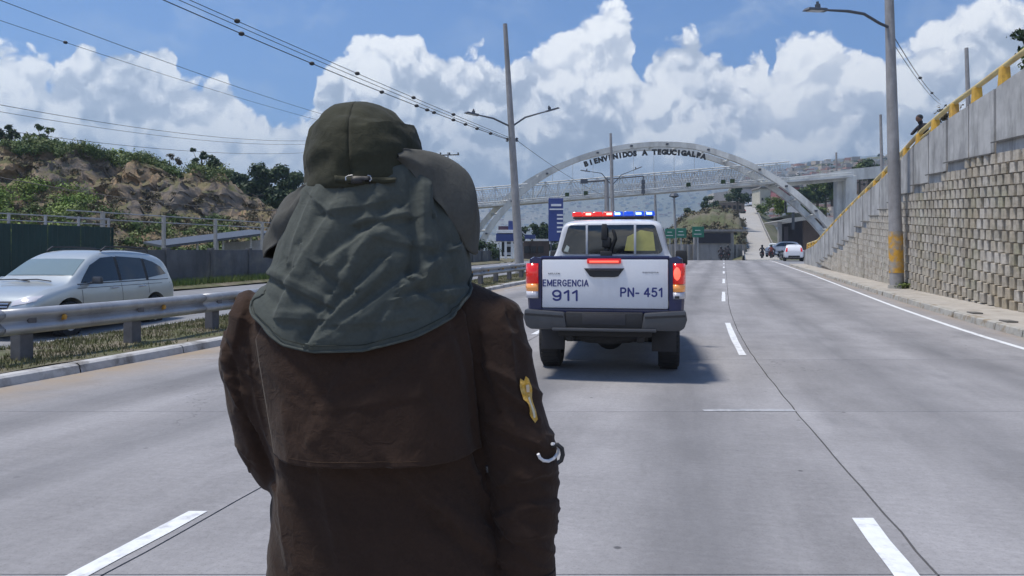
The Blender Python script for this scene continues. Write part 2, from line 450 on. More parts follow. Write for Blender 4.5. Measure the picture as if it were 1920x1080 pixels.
M['yellow'] = mat('yellow_paint', (0.60, 0.36, 0.055), 0.7, var=0.25, vscale=5, col2=(0.42, 0.24, 0.08), c2range=(0.5, 0.7))
M['rail_pale'] = mat('faded_yellow_rail', (0.58, 0.47, 0.22), 0.6, var=0.25, vscale=1.5, col2=(0.34, 0.20, 0.10), c2range=(0.5, 0.72))
M['galv'] = mat('galvanised_steel', (0.36, 0.37, 0.39), 0.45, metal=0.5, var=0.12, vscale=3, dirt=(0.16, 0.15, 0.14), dscale=1.5, bump=0.15, bscale=8)
M['post'] = mat('guardrail_post', (0.10, 0.10, 0.11), 0.8, var=0.3, vscale=6, bump=0.3)
M['orange'] = mat('orange_reflector', (0.45, 0.24, 0.04), 0.4, var=0.3, vscale=30)
M['pole'] = mat('concrete_pole', (0.30, 0.295, 0.30), 0.85, var=0.18, vscale=3, bump=0.3, bscale=25, dirt=(0.17, 0.16, 0.15), dscale=2)
M['lamp'] = mat('lamp_metal', (0.09, 0.10, 0.12), 0.5, metal=0.5)
M['lens'] = mat('lamp_lens', (0.5, 0.52, 0.55), 0.2)
M['wire'] = mat('cable_rubber', (0.025, 0.026, 0.03), 0.6)
M['black'] = mat('black_plastic', (0.018, 0.018, 0.02), 0.55, bump=0.1)
M['rubber'] = mat('tyre_rubber', (0.022, 0.022, 0.024), 0.85, var=0.3, vscale=20, bump=0.4)
M['rim'] = mat('wheel_rim', (0.5, 0.5, 0.52), 0.3, metal=0.8)
def leafmat(name, c1, c2):
    m = mat(name, c1, 0.6, var=0.35, vscale=0.9, col2=c2)
    b = m.node_tree.nodes['Principled BSDF']; b.inputs['Specular IOR Level'].default_value = 0.25
    return m
M['leaf'] = leafmat('leaves_green', (0.07, 0.115, 0.028), (0.125, 0.155, 0.045))
M['leaf_dark'] = leafmat('leaves_dark', (0.022, 0.045, 0.018), (0.045, 0.07, 0.025))
M['leaf_bright'] = leafmat('leaves_bright', (0.13, 0.21, 0.035), (0.19, 0.24, 0.05))
M['leaf_dry'] = leafmat('leaves_dry', (0.085, 0.075, 0.045), (0.13, 0.105, 0.06))
M['bark'] = mat('bark', (0.10, 0.08, 0.06), 0.95, var=0.3, vscale=6, bump=0.6)

# ------------------------------------------------------------------ ground and roads
Ys = [-60, -20, -5, 0, 5, 9, 12, 15, 20, 30, 40, 50, 60, 70, 77, 84, 100, 140, 200, 300, 600, 1500, 3000, 4500]
g = MB(); rows = []
for Y in Ys:
    hw = min(4100, 90 + abs(Y) * 1.6)
    rows.append([(x, Y, zr(Y) - 0.35) for x in np.linspace(-hw, hw, 25)])
g.grid(rows); tag(g.build('ground', M['ground'], smooth=True), kind='structure')

YR0, YR1 = -8.0, 82.0
def strip(mb, o0, o1, z0, z1, ys, nx=1):
    mb.grid([[R(Y, o0 + (o1 - o0) * i / nx, z0 + (z1 - z0) * i / nx) for i in range(nx + 1)] for Y in ys])
yfine = [YR0 + 1.5 * i for i in range(int((YR1 - YR0) / 1.5) + 1)]
road = MB(); strip(road, -8.62, 5.08, -0.022, -0.022, yfine + [84, 90, 100, 120, 150])
road = road.build('road', M['joint']); tag(road, kind='structure')
# concrete slabs: real joints, 14 mm wide, 22 mm deep
lanes = [(-8.60, -3.72), (-3.72, 0.0), (0.0, 5.06)]
jy = [-7.2, -3.7, -0.2, 3.27, 6.82, 10.4, 13.9]
while jy[-1] < 80: jy.append(jy[-1] + 3.55)
def crack(seed, t): return 0.012 * fbm(t * 2.3, seed * 7.1) + 0.006 * fbm(t * 11, seed * 3.1)
for li, (a, b) in enumerate(lanes):
    for k in range(len(jy) - 1):
        y0, y1 = jy[k] + 0.003, jy[k + 1] - 0.003
        n = 14 if y0 < 16 else 5
        nx = 16
        rows = []; silt = []; trk = []
        for i in range(n + 1):
            Y = y0 + (y1 - y0) * i / n
            sh = crack(1 if li < 2 else 9, 0) * 0
            eL = a + 0.007 + (crack(li, Y) if li else 0); eR = b - 0.007 + (crack(li + 1, Y) if li < 2 else 0)
            r = []
            for j in range(nx + 1):
                o = eL + (eR - eL) * j / nx
                r.append(R(Y, o, 0)); lc_ = (-6.1, -1.86, 2.1)[li]; q_ = abs(abs(o - lc_) - .82); trk.append(math.exp(-(q_ / .34) ** 2)); silt.append(max(0.0, 1 - (o + 8.6) / 1.15) if li == 0 else (max(0.0, 1 - (5.06 - o) / 0.5) * 0.7 if li == 2 else 0))
            rows.append(r)
        mb = MB(); mb.grid(rows)
        nb = len(mb.v); nj = nx + 1; ring = [j for j in range(nj)] + [i * nj + nx for i in range(1, n + 1)] + [n * nj + j for j in range(nx - 1, -1, -1)] + [i * nj for i in range(n - 1, 0, -1)]
        low = [Vector(mb.v[i]) - Vector((0, 0, 0.021)) for i in ring]; mb.v += [tuple(p) for p in low]
        for i in range(len(ring)):
            j = (i + 1) % len(ring); mb.f.append((ring[i], ring[j], nb + j, nb + i)); mb.m.append(0)
        o = mb.build('concrete_slab', M['road'], road)
        at = o.data.attributes.new('silt', 'FLOAT', 'POINT'); at.data.foreach_set('value', silt + [0.0] * len(ring)); at = o.data.attributes.new('track', 'FLOAT', 'POINT'); at.data.foreach_set('value', trk + [0.0] * len(ring))
rb = MB(); strip(rb, -8.6, 5.06, 0.0, 0.0, [80.4, 84, 90, 100, 120, 160, 220]); rb.build('far_surface', M['asphalt'], road)
# painted lines
def dash(y0, y1, off, wd, m=M['paint'], n=8, wob=0.0, name='lane_dash'):
    mb = MB(); mb.grid([[R(y0 + (y1 - y0) * i / n, off - wd / 2 + (random.uniform(-wob, wob)), 0.004), R(y0 + (y1 - y0) * i / n, off + wd / 2 + random.uniform(-wob, wob), 0.004)] for i in range(n + 1)])
    return mb.build(name, m, road)
for k, (y0, y1) in enumerate([(1.4, 3.98), (10.85, 15.6), (21.5, 25.8), (31.5, 35.5), (42, 45.5), (52, 55), (62, 65), (72, 75)]):
    dash(y0, y1, -0.145, 0.112, wob=0.006)
for (y0, y1) in [(1.5, 4.09), (13.6, 16.5), (24, 28), (34, 38), (45, 49), (57, 61)]:
    dash(y0, y1, -3.83, 0.108, wob=0.006)
mb = MB(); mb.grid([[R(Y, 4.30 + 0.35 * min(1, max(0, (Y - 11) / 30)), 0.004), R(Y, 4.42 + 0.35 * min(1, max(0, (Y - 11) / 30)), 0.004)] for Y in yfine if Y > 0])
mb.build('edge_line', M['paint'], road)
mb = MB(); mb.grid([[R(Y, -8.12, 0.004), R(Y, -8.02, 0.004)] for Y in yfine if Y > 26]); mb.build('edge_line', M['paint_worn'], road)
# worn grout patch along the transverse joint
mb = MB(); pts0 = []
for i in range(14):
    t = i / 13; x = -0.86 + 0.86 * t; pts0.append([R(6.83, x, 0.004) + Vector((0, -0.005 - 0.02 * random.random(), 0)), R(6.83, x, 0.004) + Vector((0, 0.06 + 0.04 * random.random(), 0))])
mb.grid(pts0); mb.build('grout_patch', M['paint_worn'], road)

# ---- right kerb and sidewalk
side = MB(); strip(side, 5.24, 7.2, 0.13, 0.15, [Y for Y in yfine if Y < 58] + [58], 2)
side = tag(side.build('sidewalk', M['walk']), kind='structure')
y = -6.0; kk = 0
while y < 57.5:
    y1 = y + (1.2 if y < 30 else 3.0)
    mb = MB(); n = 4; dz = random.uniform(-0.006, 0.006); dx = random.uniform(-0.01, 0.01)
    prof = [(5.06, -0.02), (5.085, 0.125), (5.11, 0.140), (5.245, 0.142)]
    mb.grid([[R(y + 0.006 + (y1 - y - 0.012) * i / n, o + dx, z + dz) for o, z in prof] for i in range(n + 1)])
    mb.build('kerb_stone', M['kerb'], side, smooth=False); y = y1
for (px, py) in [(1768, 570), (1815, 583), (1880, 598)]:
    pass
# weep-hole recess covers on the kerb top
for Y in (12.9, 14.6, 16.4):
    p = R(Y, 5.42, 0.146); mb = MB(); mb.box(p, (0.20, 0.42, 0.03), rz=-math.atan(Sj(Y))); mb.build('drain_cover', M['coping'], side, bevel=0.006)

# ---- median: kerb, soil, grass
med = MB(); med.grid([[R(Y, o, z + 0.03 * fbm(Y * 0.8, o * 1.3)) for o, z in [(-8.84, 0.11), (-9.3, 0.115), (-10.0, 0.13), (-10.8, 0.11), (-11.5, 0.05), (-12.2, -0.09)]] for Y in np.arange(-6, 95, 0.5)])
med = tag(med.build('median_strip', M['soil'], smooth=True), kind='structure')
y = -6.0
while y < 90:
    y1 = y + 1.9; mb = MB(); dz = random.uniform(-0.012, 0.012)
    prof = [(-8.60, -0.02), (-8.625, 0.10), (-8.66, 0.125), (-8.78, 0.13), (-8.86, 0.10), (-8.87, 0.0)]
    mb.grid([[R(y + 0.008 + (y1 - y - 0.016) * i / 4, o + dz * 0.6, z + dz) for o, z in prof] for i in range(5)])
    mb.build('kerb_stone', M['kerb_white'], med); y = y1
# opposite carriageway and its verge
opp = MB(); strip(opp, -20.6, -12.15, -0.06, -0.06, yfine + [84, 95, 110, 130], 2)
tag(opp.build('opposite_road', M['asphalt']), kind='structure')
mb = MB(); strip(mb, -12.42, -12.30, -0.054, -0.054, yfine); mb.build('edge_line', M['paint_worn'], opp_obj := bpy.data.objects['opposite_road'])
ver = MB(); ver.grid([[R(Y, o, z + 0.04 * fbm(Y * 0.7, o)) for o, z in [(-20.5, 0.0), (-20.8, 0.06), (-21.6, 0.10), (-22.3, 0.12), (-26, 0.2), (-34, 0.4)]] for Y in np.arange(-6, 120, 1.0)])
tag(ver.build('left_verge', M['soil'], smooth=True), kind='structure')
# right side street joining past the end of the wall
ss = MB(); ss.grid([[R(Y, o, 0.012 - 0.002 * o + (0.0)) for o in (5.0, 9, 14, 20, 28)] for Y in (57.5, 62, 67, 72, 78, 84, 95, 110, 125)])
tag(ss.build('side_street', M['asphalt']), kind='structure')

def blades(name, n, fn, h, m, label, spread=0.02, wd=0.006):
    mb = MB()
    for i in range(n):
        p = fn(); hh = h * random.uniform(0.4, 1.2); a = random.uniform(0, math.tau); d = Vector((math.cos(a), math.sin(a), 0))
        t = Vector((random.uniform(-1, 1), random.uniform(-1, 1), 0)) * hh * 0.5
        k = len(mb.v); mb.v += [tuple(p - d * wd), tuple(p + d * wd), tuple(p + t + Vector((0, 0, hh)))]; mb.f.append((k, k + 1, k + 2)); mb.m.append(0)
    o = mb.build(name, m, fix=False); tag(o, label, 'grass', kind='stuff'); return o
def medpt():
    while True:
        Y = 5 + 45 * random.random() ** 1.5; o = random.uniform(-12.0, -8.9)
        if fbm(Y * 0.7, o * 0.9) + random.uniform(-0.3, 0.3) > (-0.25 if o < -9.4 else 0.05): break
    z = lerp_table([(-12.2, -0.09), (-11.5, 0.05), (-10.8, 0.11), (-10, 0.13), (-8.84, 0.11)], o)
    return R(Y, o, z)
blades('median_grass', 42000, medpt, 0.07, M['grass'], 'patchy short dry grass growing on the median strip under the guardrail', wd=0.008)
def verpt():
    Y = 18 + 40 * random.random(); return R(Y, random.uniform(-22.0, -20.9), 0.08)
blades('verge_grass', 14000, verpt, 0.28, M['leaf'], 'taller weeds along the foot of the grey wall across the road', wd=0.014)

# ------------------------------------------------------------------ guardrail on the median
gr_off = -9.62
grail = empty('guardrail', R(14, gr_off, 0), label='long galvanised corrugated guardrail on posts along the median', cat='guardrail')
wprof = [(0.0, 0.80), (0.045, 0.785), (0.085, 0.745), (0.085, 0.705), (0.04, 0.665), (0.01, 0.635), (0.04, 0.60), (0.085, 0.56), (0.085, 0.52), (0.04, 0.475), (0.0, 0.46)]
yy = 1.5
while yy < 88:
    y1 = yy + 3.8; mb = MB(); rows = []
    for i in range(9):
        Y = yy - 0.04 + (y1 - yy + 0.08) * i / 8; lap = 0.006 if i == 0 else 0.0
        rows.append([R(Y, gr_off + 0.10 + d * 1.1 + lap, z) for d, z in wprof])
    mb.grid(rows)
    o = mb.build('beam', M['galv'], grail, world=True, smooth=True, angle=60)
    so = o.modifiers.new('s', 'SOLIDIFY'); so.thickness = 0.006
    yy = y1
pys = [1.9 + 1.9 * k for k in range(46)]
for k, Y in enumerate(pys):
    b0 = R(Y, gr_off, 0.0); a = -math.atan(Sj(Y))
    mb = MB(); mb.box(b0 + Vector((0, 0, 0.40)), (0.17, 0.20, 0.74), rz=a, taper=0.94)
    mb.build('post', M['post'], grail, world=True, bevel=0.012)
    mb = MB(); mb.box(R(Y, gr_off + 0.115, 0.64), (0.06, 0.12, 0.28), rz=a); mb.build('spacer', M['post'], grail, world=True)
for k in range(24):
    Y = 1.9 + 1.9 * k + 0.45
    mb = MB(); c = R(Y, gr_off + 0.165, 0.645)
    mb.box(c, (0.05, 0.035, 0.075), rz=-math.atan(Sj(Y)), taper=0.7); mb.lathe([(0.0, 0.036), (0.03, 0.03), (0.034, 0.0)], 10, Matrix.Translation(c) @ Matrix.Rotation(math.radians(90), 4, 'Y') , axis='Z')
    mb.build('reflector', M['orange'], grail, world=True)

# ------------------------------------------------------------------ retaining wall
def woff(Y): return lerp_table([(8, 6.9), (16.7, 6.62), (24.5, 6.4), (50, 6.22), (58, 6.2)], Y)
def W(Y, d=0.0, z=0.0):   # d: out of the wall towards the road
    s = Sj(Y); n = Vector((-1, s, 0)).normalized()
    return Vector((Xj(Y) + woff(Y), Y, 0)) + n * d + Vector((0, 0, z))
TOP = [(8, 6.1), (16.7, 5.79), (18.1, 5.70), (21.7, 5.61), (25.1, 5.37), (30.3, 4.75), (35, 4.41), (41.4, 3.73), (51, 2.55), (57, 2.30)]
BOT = [(8, 4.2), (16.7, 4.15), (19.8, 4.28), (21.7, 4.09), (26.6, 3.73), (30.3, 3.55), (33.5, 3.1), (37.7, 2.53), (43.8, 1.78), (48, 1.33), (52, 0.8), (58, 0.5)]
wall = empty('retaining_wall', W(25, 0, zr(25)), label='tall retaining wall of stacked grey blocks with concrete panels above, beside the sidewalk', cat='retaining wall')
back = MB(); ywl = list(np.arange(8, 57.6, 0.875))
back.grid([[W(Y, 0.0, zr(Y) - 0.1), W(Y, 0.0, lerp_table(BOT, Y) + 0.1), W(Y, -0.35, lerp_table(TOP, Y) - 0.03), W(Y, -0.35, lerp_table(TOP, Y) - 0.5)] for Y in ywl])
back.build('backing', M['wall_back'], wall, world=True)
# rows of blocks
PITCH, RH, SL = 0.43, 0.27, 0.068
def row_z(k, Y): return 0.15 + RH * k + SL * (Y - 16.7) - 0.9
bm_proto = None
bx = MB()
hw_, hh_ = 0.158, 0.122
outer = [(-0.15, -hh_), (0.15, -hh_), (0.15, hh_), (-0.15, hh_)]
prof2 = [(-hw_, 0.0), (-hw_ + 0.015, 0.075), (-0.06, 0.112), (0.06, 0.112), (hw_ - 0.015, 0.075), (hw_, 0.0)]
n2 = len(prof2)
vs = [(y_, -x_, -hh_) for y_, x_ in prof2] + [(y_, -x_, hh_) for y_, x_ in prof2]
bx.add([(v[0], v[1], v[2]) for v in vs], [(i, i + 1, i + 1 + n2, i + n2) for i in range(n2 - 1)] + [tuple(range(n2, 2 * n2)), tuple(reversed(range(n2)))])
cand = []
step_of = {}
for k in range(0, 24):
    off = (PITCH / 2 if k % 2 else 0)
    Y = 8.0 + off
    while Y < 53:
        z = row_z(k, Y)
        sb = lerp_table(BOT, 1.75 * math.floor((Y - 0.6) / 1.75) + 0.6 + 1.2)
        if z + RH * 0.5 < sb + 0.05 and z + hh_ > zr(Y) + 0.12: cand.append((Y, z, k))
        Y += PITCH
vis = sorted([c for c in cand if c[0] > 15.6], key=lambda c: c[0])
near, rest = vis[:300], vis[300:] + [c for c in cand if c[0] <= 15.6]
wl = Vector(wall.location)
pb = bx.build('block', M['block'], wall); first = True
for (Y, z, k) in near:
    o = pb if first else pb.copy()
    if not first: COL.objects.link(o); o.parent = wall
    first = False
    o.location = W(Y, 0.005 + random.uniform(-0.008, 0.008), z) - wl
    s = Sj(Y); ang = math.atan2(1, s)     # along-wall direction
    o.rotation_euler = (0, 0, 0)
    t = Vector((s, 1, SL)).normalized(); nrm = Vector((-1, s, 0)).normalized(); up = t.cross(-nrm).normalized()
    Rm = Matrix((-t, -nrm, (-t).cross(-nrm))).transposed().to_4x4()
    o.rotation_euler = Rm.to_euler()
    o.scale = (random.uniform(0.96, 1.02), random.uniform(0.9, 1.1), random.uniform(0.97, 1.0))
rm = MB()
for (Y, z, k) in rest:
    s = Sj(Y); t = Vector((s, 1, SL)).normalized(); nrm = Vector((-1, s, 0)).normalized()
    Rm = Matrix((-t, -nrm, (-t).cross(-nrm))).transposed().to_4x4()
    T = Matrix.Translation(W(Y, 0.005 + random.uniform(-0.008, 0.008), z)) @ Rm
    rm.add(bx.v, bx.f, T)
tag(rm.build('distant_blocks', M['block'], wall, world=True), kind='stuff')
# dark stepped ledge where the rows end under the panels
pj = [18.1 + 1.75 * k for k in range(-5, 23)]
for i in range(len(pj) - 1):
    y0, y1 = pj[i], pj[i + 1]
    ztop = lambda Y: lerp_table(TOP, Y)
    zb = max(zr(y0) + 0.1, min(lerp_table(BOT, y0), lerp_table(BOT, y1)) - 0.25)
    mb = MB(); th = 0.10; gap = 0.075; d0 = 0.03 + random.uniform(-0.012, 0.012); rows = []
    for (Y) in (y0 + gap, (y0 + y1) / 2, y1 - gap):
        rows.append([W(Y, d0, zb), W(Y, d0, ztop(Y) - 0.02), W(Y, d0 - th, ztop(Y)), W(Y, d0 - th - 0.25, ztop(Y) - 0.01)])
    mb.grid(rows)
    ne = len(mb.v)
    for Y in (y0 + gap, y1 - gap):
        mb.grid([[W(Y, d0, zb), W(Y, d0, ztop(Y) - 0.02)], [W(Y, d0 - 0.3, zb), W(Y, d0 - 0.3, ztop(Y) - 0.02)]])
    mb.build('panel', M['panel'], wall, world=True)
# ledge caps over each step of the block rows
for i in range(len(pj) - 1):
    y0, y1 = pj[i] , pj[i + 1]
    if y0 > 52: break
    ym = (y0 + y1) / 2; zt = lerp_table(BOT, ym)
    k = math.floor((zt - row_z(0, ym)) / RH); zt = row_z(k, ym) + RH * 0.5
    if zt < zr(ym) + 0.2: continue
    mb = MB(); mb.grid([[W(Y, d, zt + SL * (Y - ym) + dz) for d, dz in ((0.13, -0.02), (0.135, 0.015), (0.02, 0.035))] for Y in (y0, ym, y1)])
    mb.build('ledge_cap', M['coping'], wall, world=True)
# deck behind the railing (the overpass carries a road)
dk = MB(); dk.grid([[W(Y, -0.3, lerp_table(TOP, Y) - 0.45), W(Y, -3.0, lerp_table(TOP, Y) - 0.4), W(Y, -9.0, lerp_table(TOP, Y) - 0.4)] for Y in ywl])
dk.build('deck', M['asphalt'], wall, world=True)
# end face
ef = MB(); ef.grid([[W(57.5, 0.02, zr(57)), W(57.5, -8, zr(57))], [W(57.5, 0.02, 2.28), W(57.5, -8, 2.0)]]); ef.build('end_face', M['panel'], wall, world=True)

rail = empty('bridge_railing', W(25, -0.2, 5.3), label='faded yellow pipe railing with stubby yellow posts along the top of the retaining wall', cat='railing')
RT = [(8, 6.62), (16.7, 6.30), (19.8, 6.13), (21.7, 6.07), (25.1, 5.80), (30.3, 5.15), (41.4, 4.0), (51, 2.85), (57, 2.75)]
mb = MB(); mb.tube([W(Y, -0.18, lerp_table(RT, Y)) for Y in ywl], 0.075, 10)
mb.build('top_rail', M['rail_pale'], rail, world=True, smooth=True)
mb = MB(); mb.tube([W(Y, -0.18, lerp_table(RT, Y) - 0.22) for Y in ywl if Y > 23], 0.035, 8)
mb.build('lower_rail', M['rail_pale'], rail, world=True, smooth=True)
for i, Y in enumerate(pj):
    Yp = Y
    z0 = lerp_table(TOP, Yp) - 0.02; z1 = lerp_table(RT, Yp) - 0.03
    mb = MB(); mb.box(W(Yp, -0.17, (z0 + z1) / 2), (0.24, 0.26, z1 - z0), rz=-math.atan(Sj(Yp)), taper=0.8)
    mb.build('post', M['yellow'], rail, world=True, bevel=0.02)
# ------------------------------------------------------------------ vegetation builders
def leaf_cloud(mb, c, r, n, size, sc=(1, 1, 1), shell=0.55):
    c = Vector(c)
    for _ in range(n):
        d = Vector((random.gauss(0, 1), random.gauss(0, 1), random.gauss(0, 1))).normalized()
        rr = r * (shell + (1 - shell) * random.random()) * (0.80 + 0.35 * fbm(d.x * 2 + c.x, d.y * 2 + c.y, d.z * 2 + c.z))
        p = c + Vector((d.x * sc[0], d.y * sc[1], d.z * sc[2])) * rr
        a = (d + Vector((random.uniform(-.9, .9), random.uniform(-.9, .9), random.uniform(-.5, .9)))).normalized()
        t = a.cross(Vector((random.uniform(-1, 1), random.uniform(-1, 1), random.uniform(-1, 1)))).normalized(); b = a.cross(t)
        s = size * random.uniform(0.5, 1.3); k = len(mb.v)
        mb.v += [tuple(p - t * s), tuple(p + b * s * 0.5), tuple(p + t * s), tuple(p - b * s * 0.5)]
        mb.f.append((k, k + 1, k + 2, k + 3)); mb.m.append(0)
def tree(name, base, h, clumps, m, label, cat='tree', group=None, leaf=0.16, dens=260, trunk_r=0.12, lean=(0, 0)):
    """clumps: (dx, dy, dz, r) relative to the base"""
    t = empty(name, base, random.uniform(0, 0.01), label, cat, group)
    tr = MB(); top = Vector((lean[0], lean[1], h * 0.62))
    tr.tube([(0, 0, -0.3), (lean[0] * .3, lean[1] * .3, h * .25), (lean[0] * .7, lean[1] * .7, h * .45), top], [trunk_r * 1.2, trunk_r, trunk_r * .8, trunk_r * .5], 7)
    for (x, y, z, r) in clumps:
        s = top * random.uniform(0.55, 0.95); e = Vector((x, y, z)); mid = (s + e) / 2 + Vector((0, 0, -0.08 * h))
        tr.tube([s, mid, e], [trunk_r * .45, trunk_r * .3, trunk_r * .1], 5, caps=False)
    tr.build('trunk', M['bark'], t, smooth=True)
    cr = MB()
    for (x, y, z, r) in clumps:
        n = int(dens * r * r * 2.2)
        for q in range(5):
            o = Vector((random.uniform(-1, 1), random.uniform(-1, 1), random.uniform(-.8, .8))) * r * 0.6
            leaf_cloud(cr, Vector((x, y, z)) + o, r * random.uniform(.45, .75), n // 5, leaf, (1, 1, 0.8), 0.2)
    cr.build('crown', m, t, fix=False)
    return t
def bush(name, base, rx, rz, m, label, cat='bush', group=None, leaf=0.12, n=900, kind=None):
    mb = MB()
    for q in range(7):
        o = Vector((random.uniform(-.6, .6) * rx, random.uniform(-.6, .6) * rx, random.uniform(0.1, .7) * rz))
        leaf_cloud(mb, o, min(rx, rz) * random.uniform(.4, .7), n // 7, leaf, (1, 1, .9), 0.2)
    o = mb.build(name, m, fix=False); o.location = base; tag(o, label, cat, group, kind); return o

# ------------------------------------------------------------------ left: cliff, wall, fence
def yc(px): return lerp_table([(-500, 255), (-200, 262), (0, 272), (60, 278), (110, 282), (170, 292), (250, 306), (340, 318), (400, 330), (440, 352), (470, 378), (500, 398), (530, 425), (600, 452)], px)
m = mat('cliff', (0.2, 0.2, 0.2), 1.0); nt = NT(m.node_tree); b = m.node_tree.nodes['Principled BSDF']
geo = nt.node('ShaderNodeNewGeometry'); pos = geo.outputs['Position']; sp = nt.node('ShaderNodeSeparateXYZ'); nt.put(sp.inputs[0], geo.outputs['Normal'])
strata = nt.noise(nt.vmath('MULTIPLY', pos, (0.10, 0.10, 0.9)), 1.0, 6, 0.7); blot = nt.noise(pos, 0.12, 4, 0.6); fn = nt.noise(pos, 1.1, 6, 0.7)
rock = nt.mix(nt.maprange(blot, 0.42, 0.52, 0, 1), (0.13, 0.12, 0.115, 1), (0.34, 0.235, 0.14, 1))
rock = nt.mix(nt.maprange(strata, 0.35, 0.65, 0, 0.8), rock, (0.21, 0.165, 0.12, 1))
rock = nt.mix(nt.maprange(fn, 0.5, 0.7, 0, 0.55), rock, (0.40, 0.30, 0.20, 1))
rock = nt.mix(nt.maprange(nt.noise(pos, 0.5, 5, .7), 0.52, 0.62, 0, 0.75), rock, (0.055, 0.052, 0.035, 1))
green = nt.mix(nt.maprange(nt.noise(pos, 0.35, 5, 0.7), 0.4, 0.6, 0, 1), (0.075, 0.085, 0.03, 1), (0.17, 0.14, 0.075, 1))
nt.put(b.inputs['Base Color'], nt.mix(nt.maprange(nt.math('ADD', sp.outputs[2], nt.math('MULTIPLY', nt.math('SUBTRACT', fn, 0.5), 0.7)), 0.66, 0.86, 0, 1), rock, green))
bn = nt.node('ShaderNodeBump'); bn.inputs['Strength'].default_value = 1; bn.inputs['Distance'].default_value = 0.3
nt.put(bn.inputs['Height'], nt.noise(pos, 1.2, 6, 0.7)); nt.l.new(bn.outputs[0], b.inputs['Normal'])
M['cliff'] = m
cols = np.arange(-420, 640, 4.0)
def hill_pt(px, v):
    """v 0..1 from the foot to well behind the rim"""
    foot, rimY = 47.0, 74.0
    zt = HCAM + (HOR - yc(px)) / F * rimY + 0.6 * fbm(px * 0.03, 3.3)
    prof = [(0, foot, 1.2), (0.18, 52, 0.16), (0.34, 58, 0.34), (0.46, 63, 0.47), (0.52, 66, 0.55), (0.66, 70, 0.86), (0.74, 73, 0.97), (0.8, 76, 1.0), (1, 130, 1.02)]
    for a, c in zip(prof, prof[1:]):
        if v <= c[0]:
            t = (v - a[0]) / (c[0] - a[0]); Y = a[1] + (c[1] - a[1]) * t
            za = a[2] if a[2] > 1.1 else zt * a[2]; zc = c[2] * zt
            z = za + (zc - za) * t; break
    X = (px - 960) / F * Y
    k = 1.0 if 0.1 < v < 0.85 else 0.2
    gully = fbm(X * 0.16, z * 0.05, 1.7)
    Y += k * (5.0 * gully + 1.6 * fbm(X * 0.6, z * 0.7) + 0.5 * fbm(X * 1.7, z * 1.9))
    rk = 1 - 2 * abs(mnoise.fractal(Vector((X * 0.22, z * 0.3, 4.4)), 0.7, 2.1, 5)); Y -= k * 0.9 * rk; Y += k * .5 * fbm(X * 0.1, z * 3.0, 9)
    z += k * (0.9 * fbm(X * 0.35, Y * 0.3) + 0.35 * fbm(X * 1.3, Y * 1.3))
    return Vector((X, Y, max(z, 0.6)))
mb = MB(); mb.grid([[hill_pt(px, v) for v in np.linspace(0, 1, 120)] for px in cols])
tag(mb.build('cliff_hill', M['cliff'], smooth=True), kind='structure')

def scatter_on_hill(n, v0, v1, p0, p1, r0, r1, m, name, label, leaf=0.12, dens=130):
    mb = MB()
    for _ in range(n):
        p = hill_pt(random.uniform(p0, p1), random.uniform(v0, v1)); r = random.uniform(r0, r1)
        leaf_cloud(mb, p + Vector((0, 0, r * .4)), r, int(dens * r * r) + 18, leaf, (1.3, 1, .6), 0.15)
    o = mb.build(name, m, fix=False); tag(o, label, 'bushes', kind='stuff'); return o
scatter_on_hill(560, 0.02, 0.46, -350, 560, 0.4, 1.2, M['leaf'], 'slope_scrub', 'green scrub covering the lower slope below the cliff')
scatter_on_hill(260, 0.05, 0.56, -350, 170, 0.7, 1.9, M['leaf_bright'], 'bright_scrub', 'brighter green bushes low on the left part of the slope')
scatter_on_hill(460, 0.04, 0.5, -350, 600, 0.3, 0.9, M['leaf_dry'], 'dry_scrub', 'brownish dry brush scattered on the cliff and its rim')
scatter_on_hill(240, 0.40, 0.68, -350, 560, 0.3, 0.8, M['leaf_dry'], 'cliff_tufts', 'dry tufts rooted in the face of the cliff')
scatter_on_hill(330, 0.70, 0.80, -350, 420, 0.5, 1.2, M['leaf'], 'rim_scrub', 'green brush fringe growing along the rim of the cliff')
scatter_on_hill(120, 0.70, 0.78, 40, 300, 0.8, 1.5, M['leaf'], 'rim_thicket', 'denser thicket on the rim left of the bare rock')
def hb(px, v=0.78): return hill_pt(px, v)
def tr_at(px, ytop, cl, m, label, leaf=0.2, Y=78, ybase=None, name='rim_tree', group=None, dens=170):
    z0 = HCAM + (HOR - (ybase or yc(px))) / F * Y - 0.8; zt = HCAM + (HOR - ytop) / F * Y
    h = zt - z0; base = Vector(((px - 960) / F * Y, Y, z0))
    return tree(name, base, h, [(a * h, b_ * h, c * h, r * h) for a, b_, c, r in cl], m, label, leaf=leaf, dens=dens, trunk_r=0.04 * h, group=group)
random.seed(21)
tr_at(8, 232, [(-.3, 0, .7, .3), (.1, 0, .85, .2), (.3, .1, .6, .25), (0, .2, .5, .3)], M['leaf_dark'], 'dark tree at the far left edge of the cliff top', leaf=.22)
tr_at(78, 230, [(-.1, 0, .85, .18), (.28, 0, .75, .16), (-.35, 0, .55, .2), (.05, .1, .6, .2), (.5, 0, .45, .2)], M['leaf'], 'loose green tree rising left on the cliff top, tallest of the rim on that side', leaf=.18)
tr_at(150, 262, [(-.4, 0, .6, .3), (.2, 0, .75, .25), (.6, 0, .5, .3), (0, 0, .45, .4)], M['leaf'], 'low bushy tree on the cliff top left of the bare grey rock', leaf=.18)
tr_at(208, 272, [(-.5, 0, .6, .3), (.2, 0, .7, .3), (.7, 0, .5, .3)], M['leaf_bright'], 'bright green low tree on the cliff rim above the grey rock', leaf=.18)
tr_at(318, 284, [(0, 0, .8, .2), (.35, 0, .55, .25), (-.35, 0, .5, .22)], M['leaf_dry'], 'small brownish tree on the cliff rim', leaf=.16)
